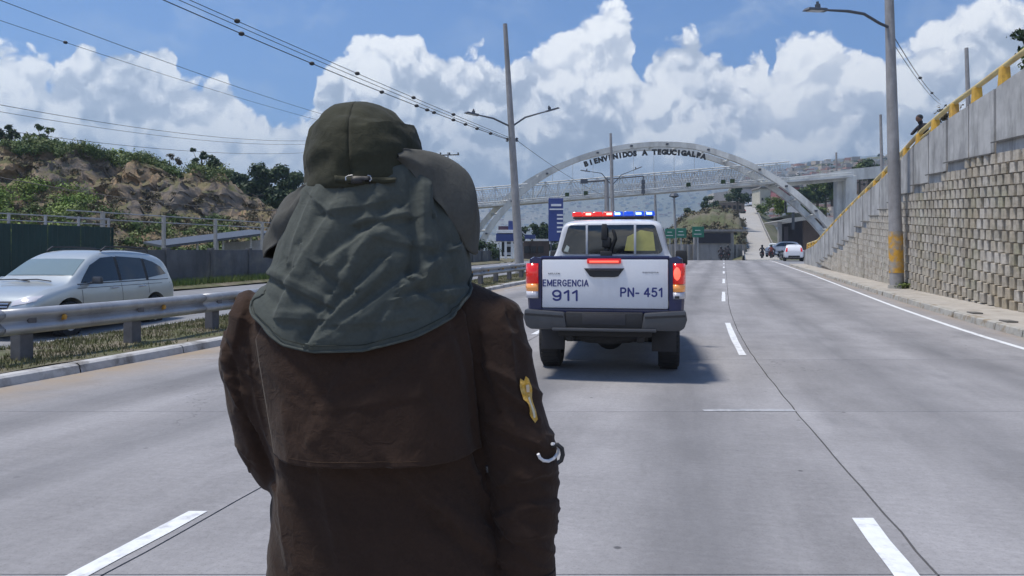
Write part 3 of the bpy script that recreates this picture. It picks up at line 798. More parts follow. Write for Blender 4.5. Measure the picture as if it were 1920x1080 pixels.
tr_at(378, 275, [(-.25, 0, .88, .10), (.15, 0, .72, .22), (.42, 0, .52, .24), (-.12, 0, .5, .22), (.25, .1, .35, .26)], M['leaf_dark'], 'dark rounded tree standing alone on the right end of the cliff rim', leaf=.18, dens=260)
tr_at(440, 322, [(-.6, 0, .5, .45), (0, 0, .72, .4), (.6, 0, .6, .42), (.2, 0, .35, .5)], M['leaf_dark'], 'dark dense tree behind the tan rock, left of the pair by the hat', leaf=.28, Y=96, ybase=392, name='dense_tree', dens=330)
tr_at(505, 318, [(-.55, 0, .62, .4), (0, 0, .8, .36), (.5, 0, .62, .4), (0, 0, .38, .5), (-.9, 0, .35, .4)], M['leaf_dark'], 'dark dense rounded tree nearest to the left side of the hat', leaf=.28, Y=92, ybase=402, name='dense_tree', dens=330)
tr_at(600, 350, [(-.5, 0, .6, .45), (0, 0, .7, .4), (.5, 0, .6, .4)], M['leaf_dark'], 'dark tree hidden behind the person and cape', leaf=.28, Y=100, ybase=430, name='dense_tree')
# grey house wall at the rim, far left
hs = empty('hilltop_house', P(10, 320, 88), 0, 'grey walled building with a flat roof on the cliff top at the left edge', 'house')
p0, p1 = P(-160, 320, 90), P(72, 320, 86)
mb = MB(); c = (p0 + p1) / 2; a = math.atan2(p1.y - p0.y, p1.x - p0.x)
mb.box(c + Vector((0, 3, 0.3)), ((p1 - p0).length, 6, 4.4), rz=a); mb.build('wall', mat('house_grey', (0.24, 0.24, 0.26), .9, var=.25, vscale=.5), hs, world=True, bevel=.05)
mb = MB(); mb.box(c + Vector((0, 3, 2.62)), ((p1 - p0).length + .6, 6.6, .22), rz=a); mb.build('roof', M['coping'], hs, world=True)
for q in range(4):
    mb = MB(); mb.box(c + Vector((-5 + 3.4 * q, 0, 0.6)), (1.2, .12, 1.2), rz=a); mb.build('window', M['black'], hs, world=True)

# boundary wall across the road
def B(Y, d=0.0, z=0.0): s = Sj(Y); return Vector((Xj(Y) - 22.1 + d, Y, zr(Y) * 0.6 + z))
bw = empty('boundary_wall', B(30), 0, 'grey stained concrete wall across the road behind the weeds', 'wall')
M['grey_wall'] = mat('stained_wall', (0.11, 0.115, 0.125), .95, var=.25, vscale=1.5, bump=.4, dirt=(.035, .036, .037), dscale=1.2, col2=(.17, .165, .15), c2range=(.5, .7))
y = 26.4; k = 0
while y < 70:
    y1 = y + 2.5; mb = MB(); n = Vector((1, -Sj(y), 0)).normalized() * 0.0
    z1 = 1.62
    mb.grid([[B(Y, d, z) for d, z in ((0, -.1), (0, z1), (-.18, z1), (-.18, 0))] for Y in (y + .02, y1 - .13)])
    mb.build('wall_panel', M['grey_wall'], bw, world=True)
    mb = MB(); mb.box(B(y1 - .05, -.04, .82), (.24, .2, 1.76), rz=-math.atan(Sj(y))); mb.build('pilaster', M['grey_wall'], bw, world=True, bevel=.01)
    y = y1
gf = empty('green_fence', B(20), 0, 'tall dark green sheet fence behind the silver car', 'fence')
M['green_sheet'] = mat('green_sheet', (0.008, 0.035, 0.032), .6, var=.2, vscale=1.2, bump=.2, bscale=6)
y = 14.0
while y < 26.2:
    y1 = min(y + 1.22, 26.3); mb = MB(); r0, r1 = [], []
    for i in range(13):
        Y = y + (y1 - y - 0.01) * i / 12; d = .03 if i % 2 else 0
        r0.append(B(Y, d, -.1)); r1.append(B(Y, d, 2.42))
    mb.grid([r0, r1]); mb.build('sheet', M['green_sheet'], gf, world=True)
    mb = MB(); mb.tube([B(y, -.08, 0), B(y, -.08, 2.75)], .045, 8); mb.build('post', M['galv'], gf, world=True); y = y1
for z in (2.52, 2.72):
    mb = MB(); mb.tube([B(Y, -.08, z) for Y in (14, 18, 22, 26.2)], .02, 6); mb.build('wire_rail', M['galv'], gf, world=True)
# pale posts with rails behind the wall
pf = empty('post_fence', B(32, -3), 0, 'fence of pale posts and thin rails behind the grey wall', 'fence')
pale = mat('pale_concrete', (.36, .35, .33), .9, var=.15)
for Y in (27.5, 30.5, 33.6, 37, 41, 46):
    mb = MB(); b0 = B(Y, -1.4, 0); mb.box(b0 + Vector((0, 0, 1.5)), (.13, .13, 3.1)); mb.build('post', pale, pf, world=True, bevel=.01)
for z in (2.75, 3.02):
    mb = MB(); mb.tube([B(Y, -1.4, z) for Y in (26, 30, 35, 40, 47)], .025, 6); mb.build('rail', M['galv'], pf, world=True)
# low shed roof behind the wall
sh = empty('shed_roof', B(38, -2), 0, 'low shed with a thin dark sloping roof and white inside, above the grey wall', 'shed')
q0, q1 = P(306, 465, 36.5), P(520, 438, 43)
mb = MB(); mb.grid([[q0, q1], [q0 + Vector((-3, 4, .3)), q1 + Vector((-3, 4, .3))]]); o = mb.build('roof', M['lamp'], sh, world=True); o.modifiers.new('s', 'SOLIDIFY').thickness = .12
mb = MB(); mb.grid([[P(418, 478, 44.5), P(520, 470, 45.5)], [P(418, 455, 44.5), P(520, 448, 45.5)]]); o = mb.build('wall', mat('white_panel', (.62, .64, .68), .6, var=.15), sh, world=True); o.modifiers.new('s', 'SOLIDIFY').thickness = .1
for px in (370, 408, 418, 470):
    q = P(px, 460 - (px - 306) * .1, 37 + (px - 306) * .03); mb = MB(); mb.tube([q, q - Vector((0, 0, 1.6))], .06, 6); mb.build('post', M['lens'], sh, world=True)

# ------------------------------------------------------------------ arch and footbridge
M['arch'] = mat('arch_steel', (0.58, 0.59, 0.57), .55, var=.14, vscale=.4, dirt=(.22, .21, .2), dscale=.5)
M['bridge_white'] = mat('bridge_steel', (.50, .53, .55), .6, var=.2, vscale=.6)
M['mesh_panel'] = mat('bridge_side_panel', (.46, .50, .52), .7, var=.28, vscale=.35, col2=(.36, .30, .27), c2range=(.45, .6))
AX0, AX1, ACY = 893, 1592, 268
arch = empty('welcome_arch', P(1240, 490, 99), 0, 'huge pale steel arch spanning the road with black welcome letters', 'arch')
ARC = [(886, 508), (893, 488), (905, 452), (925, 418), (950, 388), (975, 363), (1005, 339), (1040, 318), (1080, 300), (1120, 287), (1165, 277), (1210, 272), (1250, 271), (1300, 275), (1345, 287), (1395, 305), (1440, 328), (1480, 355), (1515, 384), (1545, 413), (1568, 440), (1590, 470), (1600, 490)]
def catmull(pts, n=6):
    out = []
    P_ = [pts[0]] + list(pts) + [pts[-1]]
    for i in range(1, len(P_) - 2):
        for k in range(n):
            t = k / n; a, b_, c, d = (np.array(P_[i - 1]), np.array(P_[i]), np.array(P_[i + 1]), np.array(P_[i + 2]))
            out.append(tuple(0.5 * ((2 * b_) + (-a + c) * t + (2 * a - 5 * b_ + 4 * c - d) * t * t + (-a + 3 * b_ - 3 * c + d) * t ** 3)))
    out.append(tuple(pts[-1])); return out
arcp = catmull(ARC, 5)
def archY(px): return 103 - (px - 893) / 700 * 8
def rib(dx, dy, hh, dd, name='rib'):
    mb = MB(); rows = []
    pts = [P(px, py, archY(px)) + Vector((dx * max(0, 1 - i / len(arcp) * 1.25), dy, 0)) for i, (px, py) in enumerate(arcp)]
    for i, p in enumerate(pts):
        t = (pts[min(i + 1, len(pts) - 1)] - pts[max(i - 1, 0)]).normalized(); nrm = Vector((-t.z, 0, t.x)).normalized()
        if nrm.z < 0: nrm = -nrm
        fy = Vector((0, 1, 0)); g_ = hh * (1.0 + 0.35 * abs(i / len(pts) - .5) * 2)
        rows.append([p + nrm * g_ - fy * dd, p + nrm * g_ + fy * dd, p - nrm * g_ + fy * dd, p - nrm * g_ - fy * dd, p + nrm * g_ - fy * dd])
    mb.grid(rows); mb.build(name, M['arch'], arch, world=True); return pts
r1 = rib(0, 0, .34, .30); r2 = rib(-2.0, 3.6, .30, .30)
for i in range(3, len(r1) - 2, 5):
    mb = MB(); mb.tube([r1[i], r2[i]], .14, 6); mb.build('cross_brace', M['arch'], arch, world=True)
for i in (12, 22, 33, 45, 52, 60, 68, 78, 84, 92):   # small floodlights clamped on the arch
    if i < len(r1):
        mb = MB(); mb.box(r1[i] + Vector((0, -.4, .0)), (.32, .25, .22)); mb.build('floodlight', M['lamp'], arch, world=True)
word = "BIENVENIDOS A TEGUCIGALPA"; x0, x1 = 1100, 1318
lm = mat('letter_black', (.02, .02, .022), .5)
tab = [(p[0], p[1]) for p in arcp]
for i, ch in enumerate(word):
    if ch == ' ': continue
    px = x0 + (x1 - x0) * i / (len(word) - 1); py = lerp_table(tab, px) + 6.8; Y = archY(px) - .2
    sl = -(lerp_table(tab, px + 4) - lerp_table(tab, px - 4)) / 8
    o = text_mesh('letter', ch, .93, .06, lm, arch, (0, 0, 0), (math.radians(90), -math.atan(sl) , 0), bold=.07, align='CENTER')
    p = P(px, py, Y) - Vector(arch.location); nrm = Vector((-math.sin(-math.atan(sl)), 0, -1))
    o.location = p + Vector((0, 0, -.85))
# footbridge truss
fb = empty('footbridge', P(1240, 490, 101), 0, 'white steel truss footbridge with mesh sides crossing under the arch', 'footbridge')
def FBp(px, up, dy=0):   # deck line follows the photograph's slope
    Y = 104.5 - (px - 893) / 700 * 8 + dy; py = 388 - (px - 905) * 0.081
    return P(px, py, Y - dy) + Vector((0, dy, up))
pxs = list(range(640, 1601, 24))
mb = MB()
mb.grid([[FBp(px, 0, 0), FBp(px, .26, 0), FBp(px, .26, 3.0), FBp(px, 0, 3.0), FBp(px, 0, 0)] for px in pxs]); mb.build('deck', M['arch'], fb, world=True)
pxt = [p for p in pxs if p < 1490]
for dy in (0.0, 3.0):
    for up, r in ((2.75, .10), (1.5, .035), (.6, .06)):
        mb = MB(); mb.tube([FBp(px, up, dy) for px in (pxt if up > .7 else pxs)], r, 6); mb.build('chord', M['bridge_white'], fb, world=True)
    for i, px in enumerate(pxt[:-1]):
        mb = MB(); mb.tube([FBp(px, .3, dy), FBp(px, 2.75, dy)], .055, 5); mb.build('upright', M['bridge_white'], fb, world=True)
        a_, b_ = (px, pxs[i + 1]) if i % 2 else (pxs[i + 1], px)
        mb = MB(); mb.tube([FBp(a_, .3, dy), FBp(b_, 2.75, dy)], .05, 5); mb.build('diagonal', M['bridge_white'], fb, world=True)
# woven mesh infill of the sides: fine real wires, one stuff part per side
for dy in (0.06, 2.94):
    mb = MB()
    for px in np.arange(640, 1480, 5.0):
        for e in (-1, 1):
            a_ = FBp(px, .3, dy); b_ = FBp(px + e * 9, 2.6, dy); wv = Vector((.016, 0, 0))
            mb.grid([[a_ - wv, a_ + wv], [b_ - wv, b_ + wv]])
    for up in np.arange(.5, 2.7, .28):
        wv = Vector((0, 0, .016)); mb.grid([[FBp(px, up, dy) - wv, FBp(px, up, dy) + wv] for px in pxt])
    tag(mb.build('mesh_infill', M['mesh_panel'], fb, world=True, fix=False), kind='stuff')
# hangers from the arch to the bridge
for px in range(960, 1540, 38):
    yt = lerp_table(tab, px); a_ = P(px, yt, archY(px) + .5); b_ = FBp(px, 2.7, 0)
    if a_.z > b_.z + 1: mb = MB(); mb.tube([a_, b_], .022, 4); mb.build('hanger', M['bridge_white'], fb, world=True)
# right landing: pier and beam
for px, w_ in ((1592, 1.5), (1578, .8)):
    p = P(px, 332, 99); mb = MB(); mb.box((p.x, p.y + (1 if w_ < 1 else 0), p.z / 2 + .3), (w_, 1.3, p.z - .3)); mb.build('pier', M['arch'], fb, world=True, bevel=.05)
mb = MB(); mb.grid([[P(px, py0, 98.6), P(px, py1, 98.6), P(px, py1, 102)] for px, py0, py1 in ((1470, 350, 334), (1540, 343, 325), (1604, 337, 316), (1700, 330, 306))])
o = mb.build('landing_beam', M['arch'], fb, world=True); o.modifiers.new('s', 'SOLIDIFY').thickness = .3
# birds and little boxes along the bridge rail
for px in (1063, 1098, 1290, 1355, 1372):
    c = FBp(px, .75, -.25); mb = MB(); mb.box(c, (.55, .3, .5)); mb.build('lamp_box', M['leaf_dark'], fb, world=True)

# ------------------------------------------------------------------ street lamps and poles
def lamp_pole(base, top, r0, r1, arms, label, group=None, yellow=False, name='street_lamp', n=14):
    t = empty(name, base, 0, label, 'street lamp' if arms else 'pole', group)
    b0 = Vector(base); d = Vector(top) - b0
    mb = MB(); mb.tube([b0 + d * k / 6 for k in range(7)], [r0 + (r1 - r0) * k / 6 for k in range(7)], n); mb.build('pole', M['pole'], t, world=True, smooth=True)
    if yellow:
        mb = MB(); z0, z1 = yellow; pr = []
        mb.tube([b0 + d * (z0 / d.z), b0 + d * (z1 / d.z)], [r0 * 1.01 + .004, r0 * .985 + .004], n, caps=False); mb.build('painted_band', M['band'], t, world=True, smooth=True)
    for (hz, pts, hl) in arms:
        s = b0 + d * (hz / d.z); path = [s] + [s + Vector(p) for p in pts]
        mb = MB(); mb.tube(path, [.05] * (len(path) - 1) + [.035], 7); mb.build('arm', M['lamp'], t, world=True, smooth=True)
        e = path[-1]; dr = (path[-1] - path[-2]).normalized()
        mb = MB(); c = e + dr * hl / 2; ang = math.atan2(dr.z, math.hypot(dr.x, dr.y)); az_ = math.atan2(dr.y, dr.x)
        T = Matrix.Translation(c) @ Matrix.Rotation(az_, 4, 'Z') @ Matrix.Rotation(-ang, 4, 'Y')
        mb.box((0, 0, 0), (hl, .26, .09), M=T, taper=.8); hd = mb.build('lamp_head', M['lamp'], t, world=True, bevel=.015)
        mb = MB(); mb.box((0.04, 0, -.052), (hl * .6, .2, .014), M=T); mb.build('lens', M['lens'], hd, world=True)
        mb = MB(); mb.box((-hl * .1, 0, .11), (.12, .12, .14), M=T); mb.tube([T @ Vector((-hl * .1, 0, .15)), T @ Vector((-hl * .1, 0, .26))], .045, 6); mb.build('photocell', M['lamp'], hd, world=True)
    mb = MB(); mb.tube([b0 + d * .03 + Vector((0, 0, -.6)), b0 + d * .01], r0 * 1.25, n); mb.build('base', M['kerb'], t, world=True)
    return t
bm_ = mat('yellow_band', (.55, .30, .04), .8, var=.3, vscale=4, col2=(.30, .27, .23), c2range=(.46, .58)); M['band'] = bm_
YL = 40; k_ = YL / F
lt, lb = P(947, 45, YL), P(976, 530, YL)
def rel(px, py, Y, s): return tuple(P(px, py, Y) - s)
d = lt - lb; h1 = P(958, 238, YL).z - lb.z; s1 = lb + d * (h1 / d.z)
lamp_pole(lb, lt, .27, .12, [(h1, [rel(925, 222, YL - .5, s1), rel(898, 216, YL - 1.2, s1)], .95), (h1, [rel(985, 220, YL + .4, s1), rel(1020, 210, YL + 1.0, s1)], 1.05)], 'tall leaning concrete street lamp with two arms on the median left of the pickup')
lc = bpy.data.objects['street_lamp']
for sgn in (-1, 1):
    p = P(960 + sgn * 9, 262, YL); mb = MB(); mb.lathe([(.02, -.12), (.09, -.06), (.05, 0), (.09, .06), (.02, .12)], 8, Matrix.Translation(p), axis='Z'); mb.build('insulator', M['lamp'], lc, world=True)
YP = 25.6; rb_ = P(1682, 533, YP); rb_.z = zr(YP) + .13; rt_ = P(1664, -120, YP)
d = rt_ - rb_; h2 = P(1666, 52, YP).z - rb_.z; s2 = rb_ + d * (h2 / d.z)
lamp_pole(rb_, rt_, .235, .13, [(h2, [rel(1650, 44, YP - .3, s2), rel(1620, 26, YP - .6, s2), rel(1590, 21, YP - .9, s2), rel(1550, 19, YP - 1.4, s2)], 1.05)], 'large concrete street lamp with yellow painted foot standing on the sidewalk', yellow=(.55, 2.0))
# weeds at its foot
bush('weed_clump', rb_ + Vector((.05, -.1, -.02)), .5, .28, M['leaf'], 'small weeds round the foot of the yellow banded lamp pole', 'weeds', leaf=.05, n=700)
Y3 = 95
def simple_pole(px0, y0, px1, y1, Y, r0, r1, arms, label, group=None, name='street_lamp'):
    b0, t0 = P(px0, y0, Y), P(px1, y1, Y); dd = t0 - b0; A = []
    for (py, ends) in arms:
        z = P(0, py, Y).z; s = b0 + dd * ((z - b0.z) / dd.z)
        A.append((z - b0.z, [rel(x, y, Y, s) for x, y in ends], 1.2))
    return lamp_pole(b0, t0, r0, r1, A, label, group, name=name, n=8)
simple_pole(1151, 492, 1145, 250, 80, .28, .13, [(348, [(1128, 325), (1108, 322)]), (348, [(1165, 328), (1185, 320)])], 'distant two armed street lamp above the light bar of the pickup')
simple_pole(1232, 492, 1227, 326, 120, .3, .16, [], 'thin distant pole just right of the blue end of the light bar', name='pole')
simple_pole(1140, 492, 1137, 334, 84, .36, .24, [], 'dark thick utility pole left of the distant street lamp', name='utility_pole')
up_ = bpy.data.objects['utility_pole']; up_['category'] = 'utility pole'
mb = MB(); mb.tube([P(1092, 341, 84), P(1138, 338, 84)], .12, 6); mb.box(P(1095, 340, 84), (.8, .4, .5)); mb.build('traffic_arm', M['lamp'], up_, world=True)
mb = MB(); mb.tube([P(1138, 336, 84), P(1206, 330, 84)], .08, 6); mb.build('span_arm', M['lamp'], up_, world=True)
tf = empty('traffic_signal', P(1206, 350, 84), 0, 'dark hanging traffic signal over the road, right of the thick utility pole', 'traffic signal')
mb = MB()
for q in range(3): mb.box(P(1206, 341 + q * 9, 84), (.42, .35, .5), taper=.85)
mb.tube([P(1206, 330, 84), P(1206, 366, 84)], .07, 6); mb.build('housing', M['lamp'], tf, world=True, bevel=.03)
simple_pole(1268, 492, 1264, 368, 130, .25, .18, [], 'short distant mast with a small round head, left of the green signs', name='pole')
mb = MB(); mb.lathe([(.1, -.5), (.9, -.2), (.7, .2), (.2, .5)], 10, Matrix.Translation(P(1264, 366, 130)), axis='Z'); mb.build('head', M['lamp'], bpy.data.objects['pole.001'], world=True)
simple_pole(1820, 330, 1812, 90, 46, .17, .11, [], 'thin dark pole rising behind the yellow railing at the right', name='pole')
simple_pole(1656, 420, 1651, 215, 80, .22, .14, [], 'thin grey pole just left of the big concrete lamp pole', name='pole')
simple_pole(1569, 420, 1568, 286, 150, .25, .2, [], 'tiny pole on the ridge left of the concrete lamp pole', name='pole')
# wires
def wire(a, b, sag, r, label, group, marks=(), ext=0.0):
    a, b = Vector(a), Vector(b); d = b - a; a2 = a - d * ext; pts = []
    for i in range(41):
        t = i / 40; p = a2.lerp(b, t); p.z -= sag * 4 * t * (1 - t) * 1.0; pts.append(p)
    w_ = empty('overhead_wire', a2, 0, label, 'wire', group)
    mb = MB(); mb.tube(pts, r * .78, 5); mb.build('cable', M['wire'], w_, world=True)
    for t in marks:
        p = pts[int(t * 40)].lerp(pts[min(40, int(t * 40) + 1)], t * 40 % 1); mb = MB(); mb.sphere(p, .075, 8, 5, (1.4, 1.2, 1)); mb.build('cable_marker', M['wire'], w_, world=True)
gW = 'overhead cables running to the lamp pole on the median'
wire(P(318, -6, 22), P(953, 262, 40), .25, .022, 'lower marked cable running down to the median lamp pole', None, [.13, .33, .45, .6, .69, .72, .74, .8, .84, .88, .93], .3)
wire(P(352, -6, 22), P(960, 260, 40), .1, .016, 'upper thin cable ending at the median lamp pole', None, [.3, .52, .66, .78], .3)
wire(P(338, -6, 22), P(957, 262, 40), .16, .016, 'middle cable of the three ending at the median lamp pole', None, [], .3)
wire(P(962, 258, 40), P(1146, 372, 80), .35, .018, 'cable continuing from the median lamp pole toward the arch', None, [])
wire(P(40, -4, 30), P(700, 240, 75), .6, .02, 'upper of the two thin cables crossing the sky at the top left', None, [], .3)
wire(P(-20, 12, 30), P(700, 250, 75), .6, .016, 'lower of the two thin cables crossing the sky at the top left', None, [.3], .3)
wire(P(-20, 170, 40), P(620, 262, 90), 1.2, .022, 'faint cable low over the cliff, topmost of the low three', None, [], .2)
wire(P(-20, 183, 40), P(620, 268, 90), 1.2, .018, 'faint cable low over the cliff, middle of the low three', None, [], .2)
wire(P(-20, 218, 40), P(620, 282, 90), 1.2, .02, 'faint cable low over the cliff, lowest of the low three', None, [], .2)
wire(P(-20, 318, 44), P(540, 396, 50), .6, .035, 'dark cable sagging in front of the cliff face', None, [], .2)
wire(P(1668, 55, 25.6), P(1762, 188, 60), .3, .02, 'cable running back from the big lamp pole over the railing', None, [.4, .7], 0)
wire(P(1668, 70, 25.6), P(1764, 196, 60), .3, .016, 'second cable below it behind the big lamp pole', None, [], 0)
# far cable crossarm left of the hat brim
ca = empty('crossarm_pole', P(842, 330, 110), 0, 'distant pole top with a crossarm seen just above the right brim of the hat', 'utility pole')
mb = MB(); mb.tube([P(840, 480, 110), P(840, 286, 110)], .12, 6); mb.build('pole', M['pole'], ca, world=True)
mb = MB(); mb.tube([P(824, 291, 110), P(861, 290, 110)], .1, 6); [mb.tube([P(x, 291, 110), P(x, 286, 110)], .12, 6) for x in (826, 843, 859)]; mb.build('crossarm', M['wire'], ca, world=True)

# ------------------------------------------------------------------ behind the crest
M['blue'] = mat('sign_blue', (.03, .055, .22), .5, var=.1); M['white'] = mat('white_paint', (.72, .73, .75), .5, var=.06)
M['green_sign'] = mat('sign_green', (.01, .16, .10), .5, var=.2, vscale=1)
def bx_obj(parent, name, c, size, m, rz=0, bevel=0.0): mb = MB(); mb.box(c, size, rz=rz); return mb.build(name, m, parent, world=True, bevel=bevel)
ps = empty('price_sign', P(1042, 480, 78), 0, 'tall blue and white fuel price tower sign left of the pickup cab', 'sign')
c = P(1042, 420, 78)
for dx_ in (-.5, .5): bx_obj(ps, 'post', (c.x + dx_, c.y, 2.4), (.14, .14, 2.6), M['lamp'])
bx_obj(ps, 'board', (c.x, c.y, P(0, 412, 78).z), (1.55, .5, (452 - 372) / F * 78), M['blue'], bevel=.03)
for (ya, yb, xa, xb) in ((383, 387, 1033, 1052), (391.5, 394, 1030, 1056), (402, 405, 1044, 1055), (409, 412, 1044, 1055), (417, 420, 1044, 1055), (425, 428, 1044, 1055), (433, 436, 1044, 1055)):
    a_, b_ = P(xa, yb, 78), P(xb, ya, 78); bx_obj(ps, 'white_bar', ((a_.x + b_.x) / 2, 77.70, (a_.z + b_.z) / 2), (b_.x - a_.x, .08, b_.z - a_.z), M['white'])
gs = empty('fuel_station', P(945, 480, 120), 0, 'blue and white fuel station canopy left of the leaning lamp pole', 'building')
Yg = 90
for (xa, xb, ya, yb, mm, nm, dy) in ((931, 962, 437, 431, M['white'], 'canopy_edge', 0), (930, 965, 452, 438, M['blue'], 'canopy', .1), (953, 962, 432, 414, M['blue'], 'totem', .5), (940, 962, 480, 453, M['black'], 'shop', 2), (946, 966, 462, 457, M['white'], 'awning', .6), (944, 960, 478, 473, M['white'], 'stripe', 1.0), (934, 956, 431, 423, mat('dark_roof', (.06, .03, .05), .8), 'roof', 1.5)):
    a_, b_ = P(xa, ya, Yg), P(xb, yb, Yg); bx_obj(gs, nm, ((a_.x + b_.x) / 2, Yg + dy + 1.5, (a_.z + b_.z) / 2), (b_.x - a_.x, 3.0, b_.z - a_.z), mm, bevel=.02)
for q in range(3): a_ = P(936 + q * 12, 480, Yg); bx_obj(gs, 'column', (a_.x, Yg + .4, 2.2), (.3, .3, 3.4), M['white'])
random.seed(5)
bush('hedge_bush', P(915, 492, 70) , 1.6, 2.6, M['leaf_dark'], 'dark bush at the foot of the arch beside the hat cape', 'bush', leaf=.14, n=2200)
tree('street_tree', P(1010, 492, 130) , 8, [(-2.5, 0, 5.0, 1.8), (0, 0, 5.6, 1.8), (2.2, 0, 5.2, 1.8), (0, 0, 3.6, 2.4), (-3, 0, 3.2, 1.8), (3, 0, 3.4, 1.8)], M['leaf_dark'], 'broad dark tree between the lamp pole and the blue price sign', leaf=.3, dens=120, trunk_r=.3)
bd = empty('roadside_shop', P(1000, 480, 110), 0, 'low brown and blue shop front behind the guardrail left of the pickup', 'building')
for (xa, xb, ya, yb, mm, nm) in ((982, 1030, 486, 452, mat('brown_wall', (.10, .07, .06), .9, var=.3, vscale=.6), 'wall'), (984, 1004, 448, 440, M['blue'], 'sign_band'), (1000, 1030, 452, 448, M['white'], 'fascia')):
    a_, b_ = P(xa, ya, 108), P(xb, yb, 108); bx_obj(bd, nm, ((a_.x + b_.x) / 2, 110 + (0 if nm == 'wall' else -2.1), (a_.z + b_.z) / 2), (b_.x - a_.x, 4.0 if nm == 'wall' else .3, b_.z - a_.z), mm)
for x in (988, 1000, 1014): bx_obj(bd, 'window', tuple(P(x, 468, 107.9)), (.8, .2, 1.0), M['black'])
# embankment with underpass left of the hill road
M['bank'] = mat('bank_grass', (.075, .085, .035), 1, var=.35, vscale=.25, col2=(.13, .115, .08), bump=.6, bscale=2)
EB = [(1180, 470), (1215, 462), (1240, 445), (1262, 424), (1285, 404), (1310, 396), (1345, 391), (1372, 393), (1388, 404), (1394, 420), (1400, 440)]
mb = MB(); rows = []
for i in range(56):
    px = 1180 + 4 * i; ty = lerp_table(EB, px) + 2.0 * fbm(px * .05, 1.1); zt = HCAM + (HOR - ty) / F * 165
    rows.append([Vector(((px - 960) / F * Y, Y + 1.5 * fbm(px * .1, Y * .1), z + .5 * fbm(px * .13, z * .4))) for Y, z in ((134, .9), (137, .9 + (zt - 1) * .22), (142, 1 + (zt - 1) * .5), (150, 1 + (zt - 1) * .8), (165, zt), (200, zt + .2))])
mb.grid(rows); tag(mb.build('embankment', M['bank'], smooth=True), kind='structure')
random.seed(9); mb = MB()
for _ in range(260):
    px = random.uniform(1240, 1395); t = random.random(); ty = lerp_table(EB, px); zt = HCAM + (HOR - ty) / F * 165
    Y = 137 + 28 * t; z = 1 + (zt - 1) * (.22 + .78 * t ** .6); leaf_cloud(mb, ((px - 960) / F * Y, Y - .3, z + .2), random.uniform(.5, 1.2), 45, .28, (1.3, 1, .7), .1)
tag(mb.build('bank_scrub', M['leaf_dry'], fix=False), 'dull scrub covering the embankment beyond the pickup', 'bushes', kind='stuff')
M['conc_far'] = mat('far_concrete', (.30, .29, .28), .95, var=.2, vscale=.3, dirt=(.14, .13, .12), dscale=.6)
ud = empty('underpass', P(1340, 480, 133), 0, 'grey concrete underpass with a dark opening at the foot of the embankment', 'underpass')
for (xa, xb, ya, yb, mm, nm, Y) in ((1246, 1398, 492, 458, M['conc_far'], 'abutment', 132.4), (1302, 1376, 492, 434, M['conc_far'], 'portal', 131.5), (1308, 1370, 456, 437, mat('underpass_shade', (.035, .03, .035), .9), 'opening', 131.2), (1300, 1400, 434, 430, M['conc_far'], 'lintel', 131)):  # the opening is a dark slab, its colour standing for shade inside
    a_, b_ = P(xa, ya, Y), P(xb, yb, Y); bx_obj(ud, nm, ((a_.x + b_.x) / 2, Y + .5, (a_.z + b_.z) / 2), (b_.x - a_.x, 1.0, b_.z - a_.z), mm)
for px in range(1250, 1400, 10): a_, b_ = P(px, 492, 132), P(px, 459, 132); bx_obj(ud, 'rib', (a_.x, 131.7, (a_.z + b_.z) / 2), (.25, .5, b_.z - a_.z), M['conc_far'])
for (xa, xb, ya, yb, lab, Y) in ((1247, 1266, 447, 429, 'leftmost of the three green road signs beyond the pickup', 112), (1268, 1287, 446, 428, 'middle of the three green road signs beyond the pickup', 112), (1298, 1320, 445, 425, 'rightmost of the three green road signs beyond the pickup', 112.5)):
    s = empty('road_sign', P((xa + xb) / 2, 490, Y), 0, lab, 'sign'); a_, b_ = P(xa, ya, Y), P(xb, yb, Y)
    bx_obj(s, 'board', ((a_.x + b_.x) / 2, Y, (a_.z + b_.z) / 2), (b_.x - a_.x, .12, b_.z - a_.z), M['green_sign'], bevel=.03)
    bx_obj(s, 'post', ((a_.x + b_.x) / 2, Y + .15, a_.z / 2 + .5), (.16, .16, a_.z + .3), M['galv'])
    for q in range(2): bx_obj(s, 'legend', ((a_.x + b_.x) / 2 - .1, Y - .075, a_.z + (b_.z - a_.z) * (.3 + .35 * q)), ((b_.x - a_.x) * (.65 - .2 * q), .02, .09), M['white'])
# road climbing the hill
M['hill_road'] = mat('hill_road_concrete', (.34, .33, .315), .95, var=.08, vscale=.2)
def HR(t, u, dz=0):
    Y = 118 + 150 * t; py = 487 - 100 * t ** .95; l = 1396 - 12 * t - 0; r = 1462 - 47 * t ** .8; return P(l + (r - l) * u, py, Y) + Vector((0, 0, dz))
mb = MB(); mb.grid([[HR(t, u) for u in (0, .5, 1)] for t in np.linspace(0, 1.0, 14)]); hr = tag(mb.build('hill_road', M['hill_road']), kind='structure')
for u0, u1 in ((-.05, -.01), (1.01, 1.04)):
    mb = MB(); mb.grid([[HR(t, u0, .0), HR(t, u0, .7), HR(t, u1, .7), HR(t, u1, .0)] for t in np.linspace(0, 1.0, 14)]); mb.build('parapet', M['conc_far'], hr)
mb = MB(); mb.grid([[HR(t, u, .01) for u in (.02, .045)] for t in np.linspace(0, 1, 14)]); mb.build('edge_line', M['paint_worn'], hr)
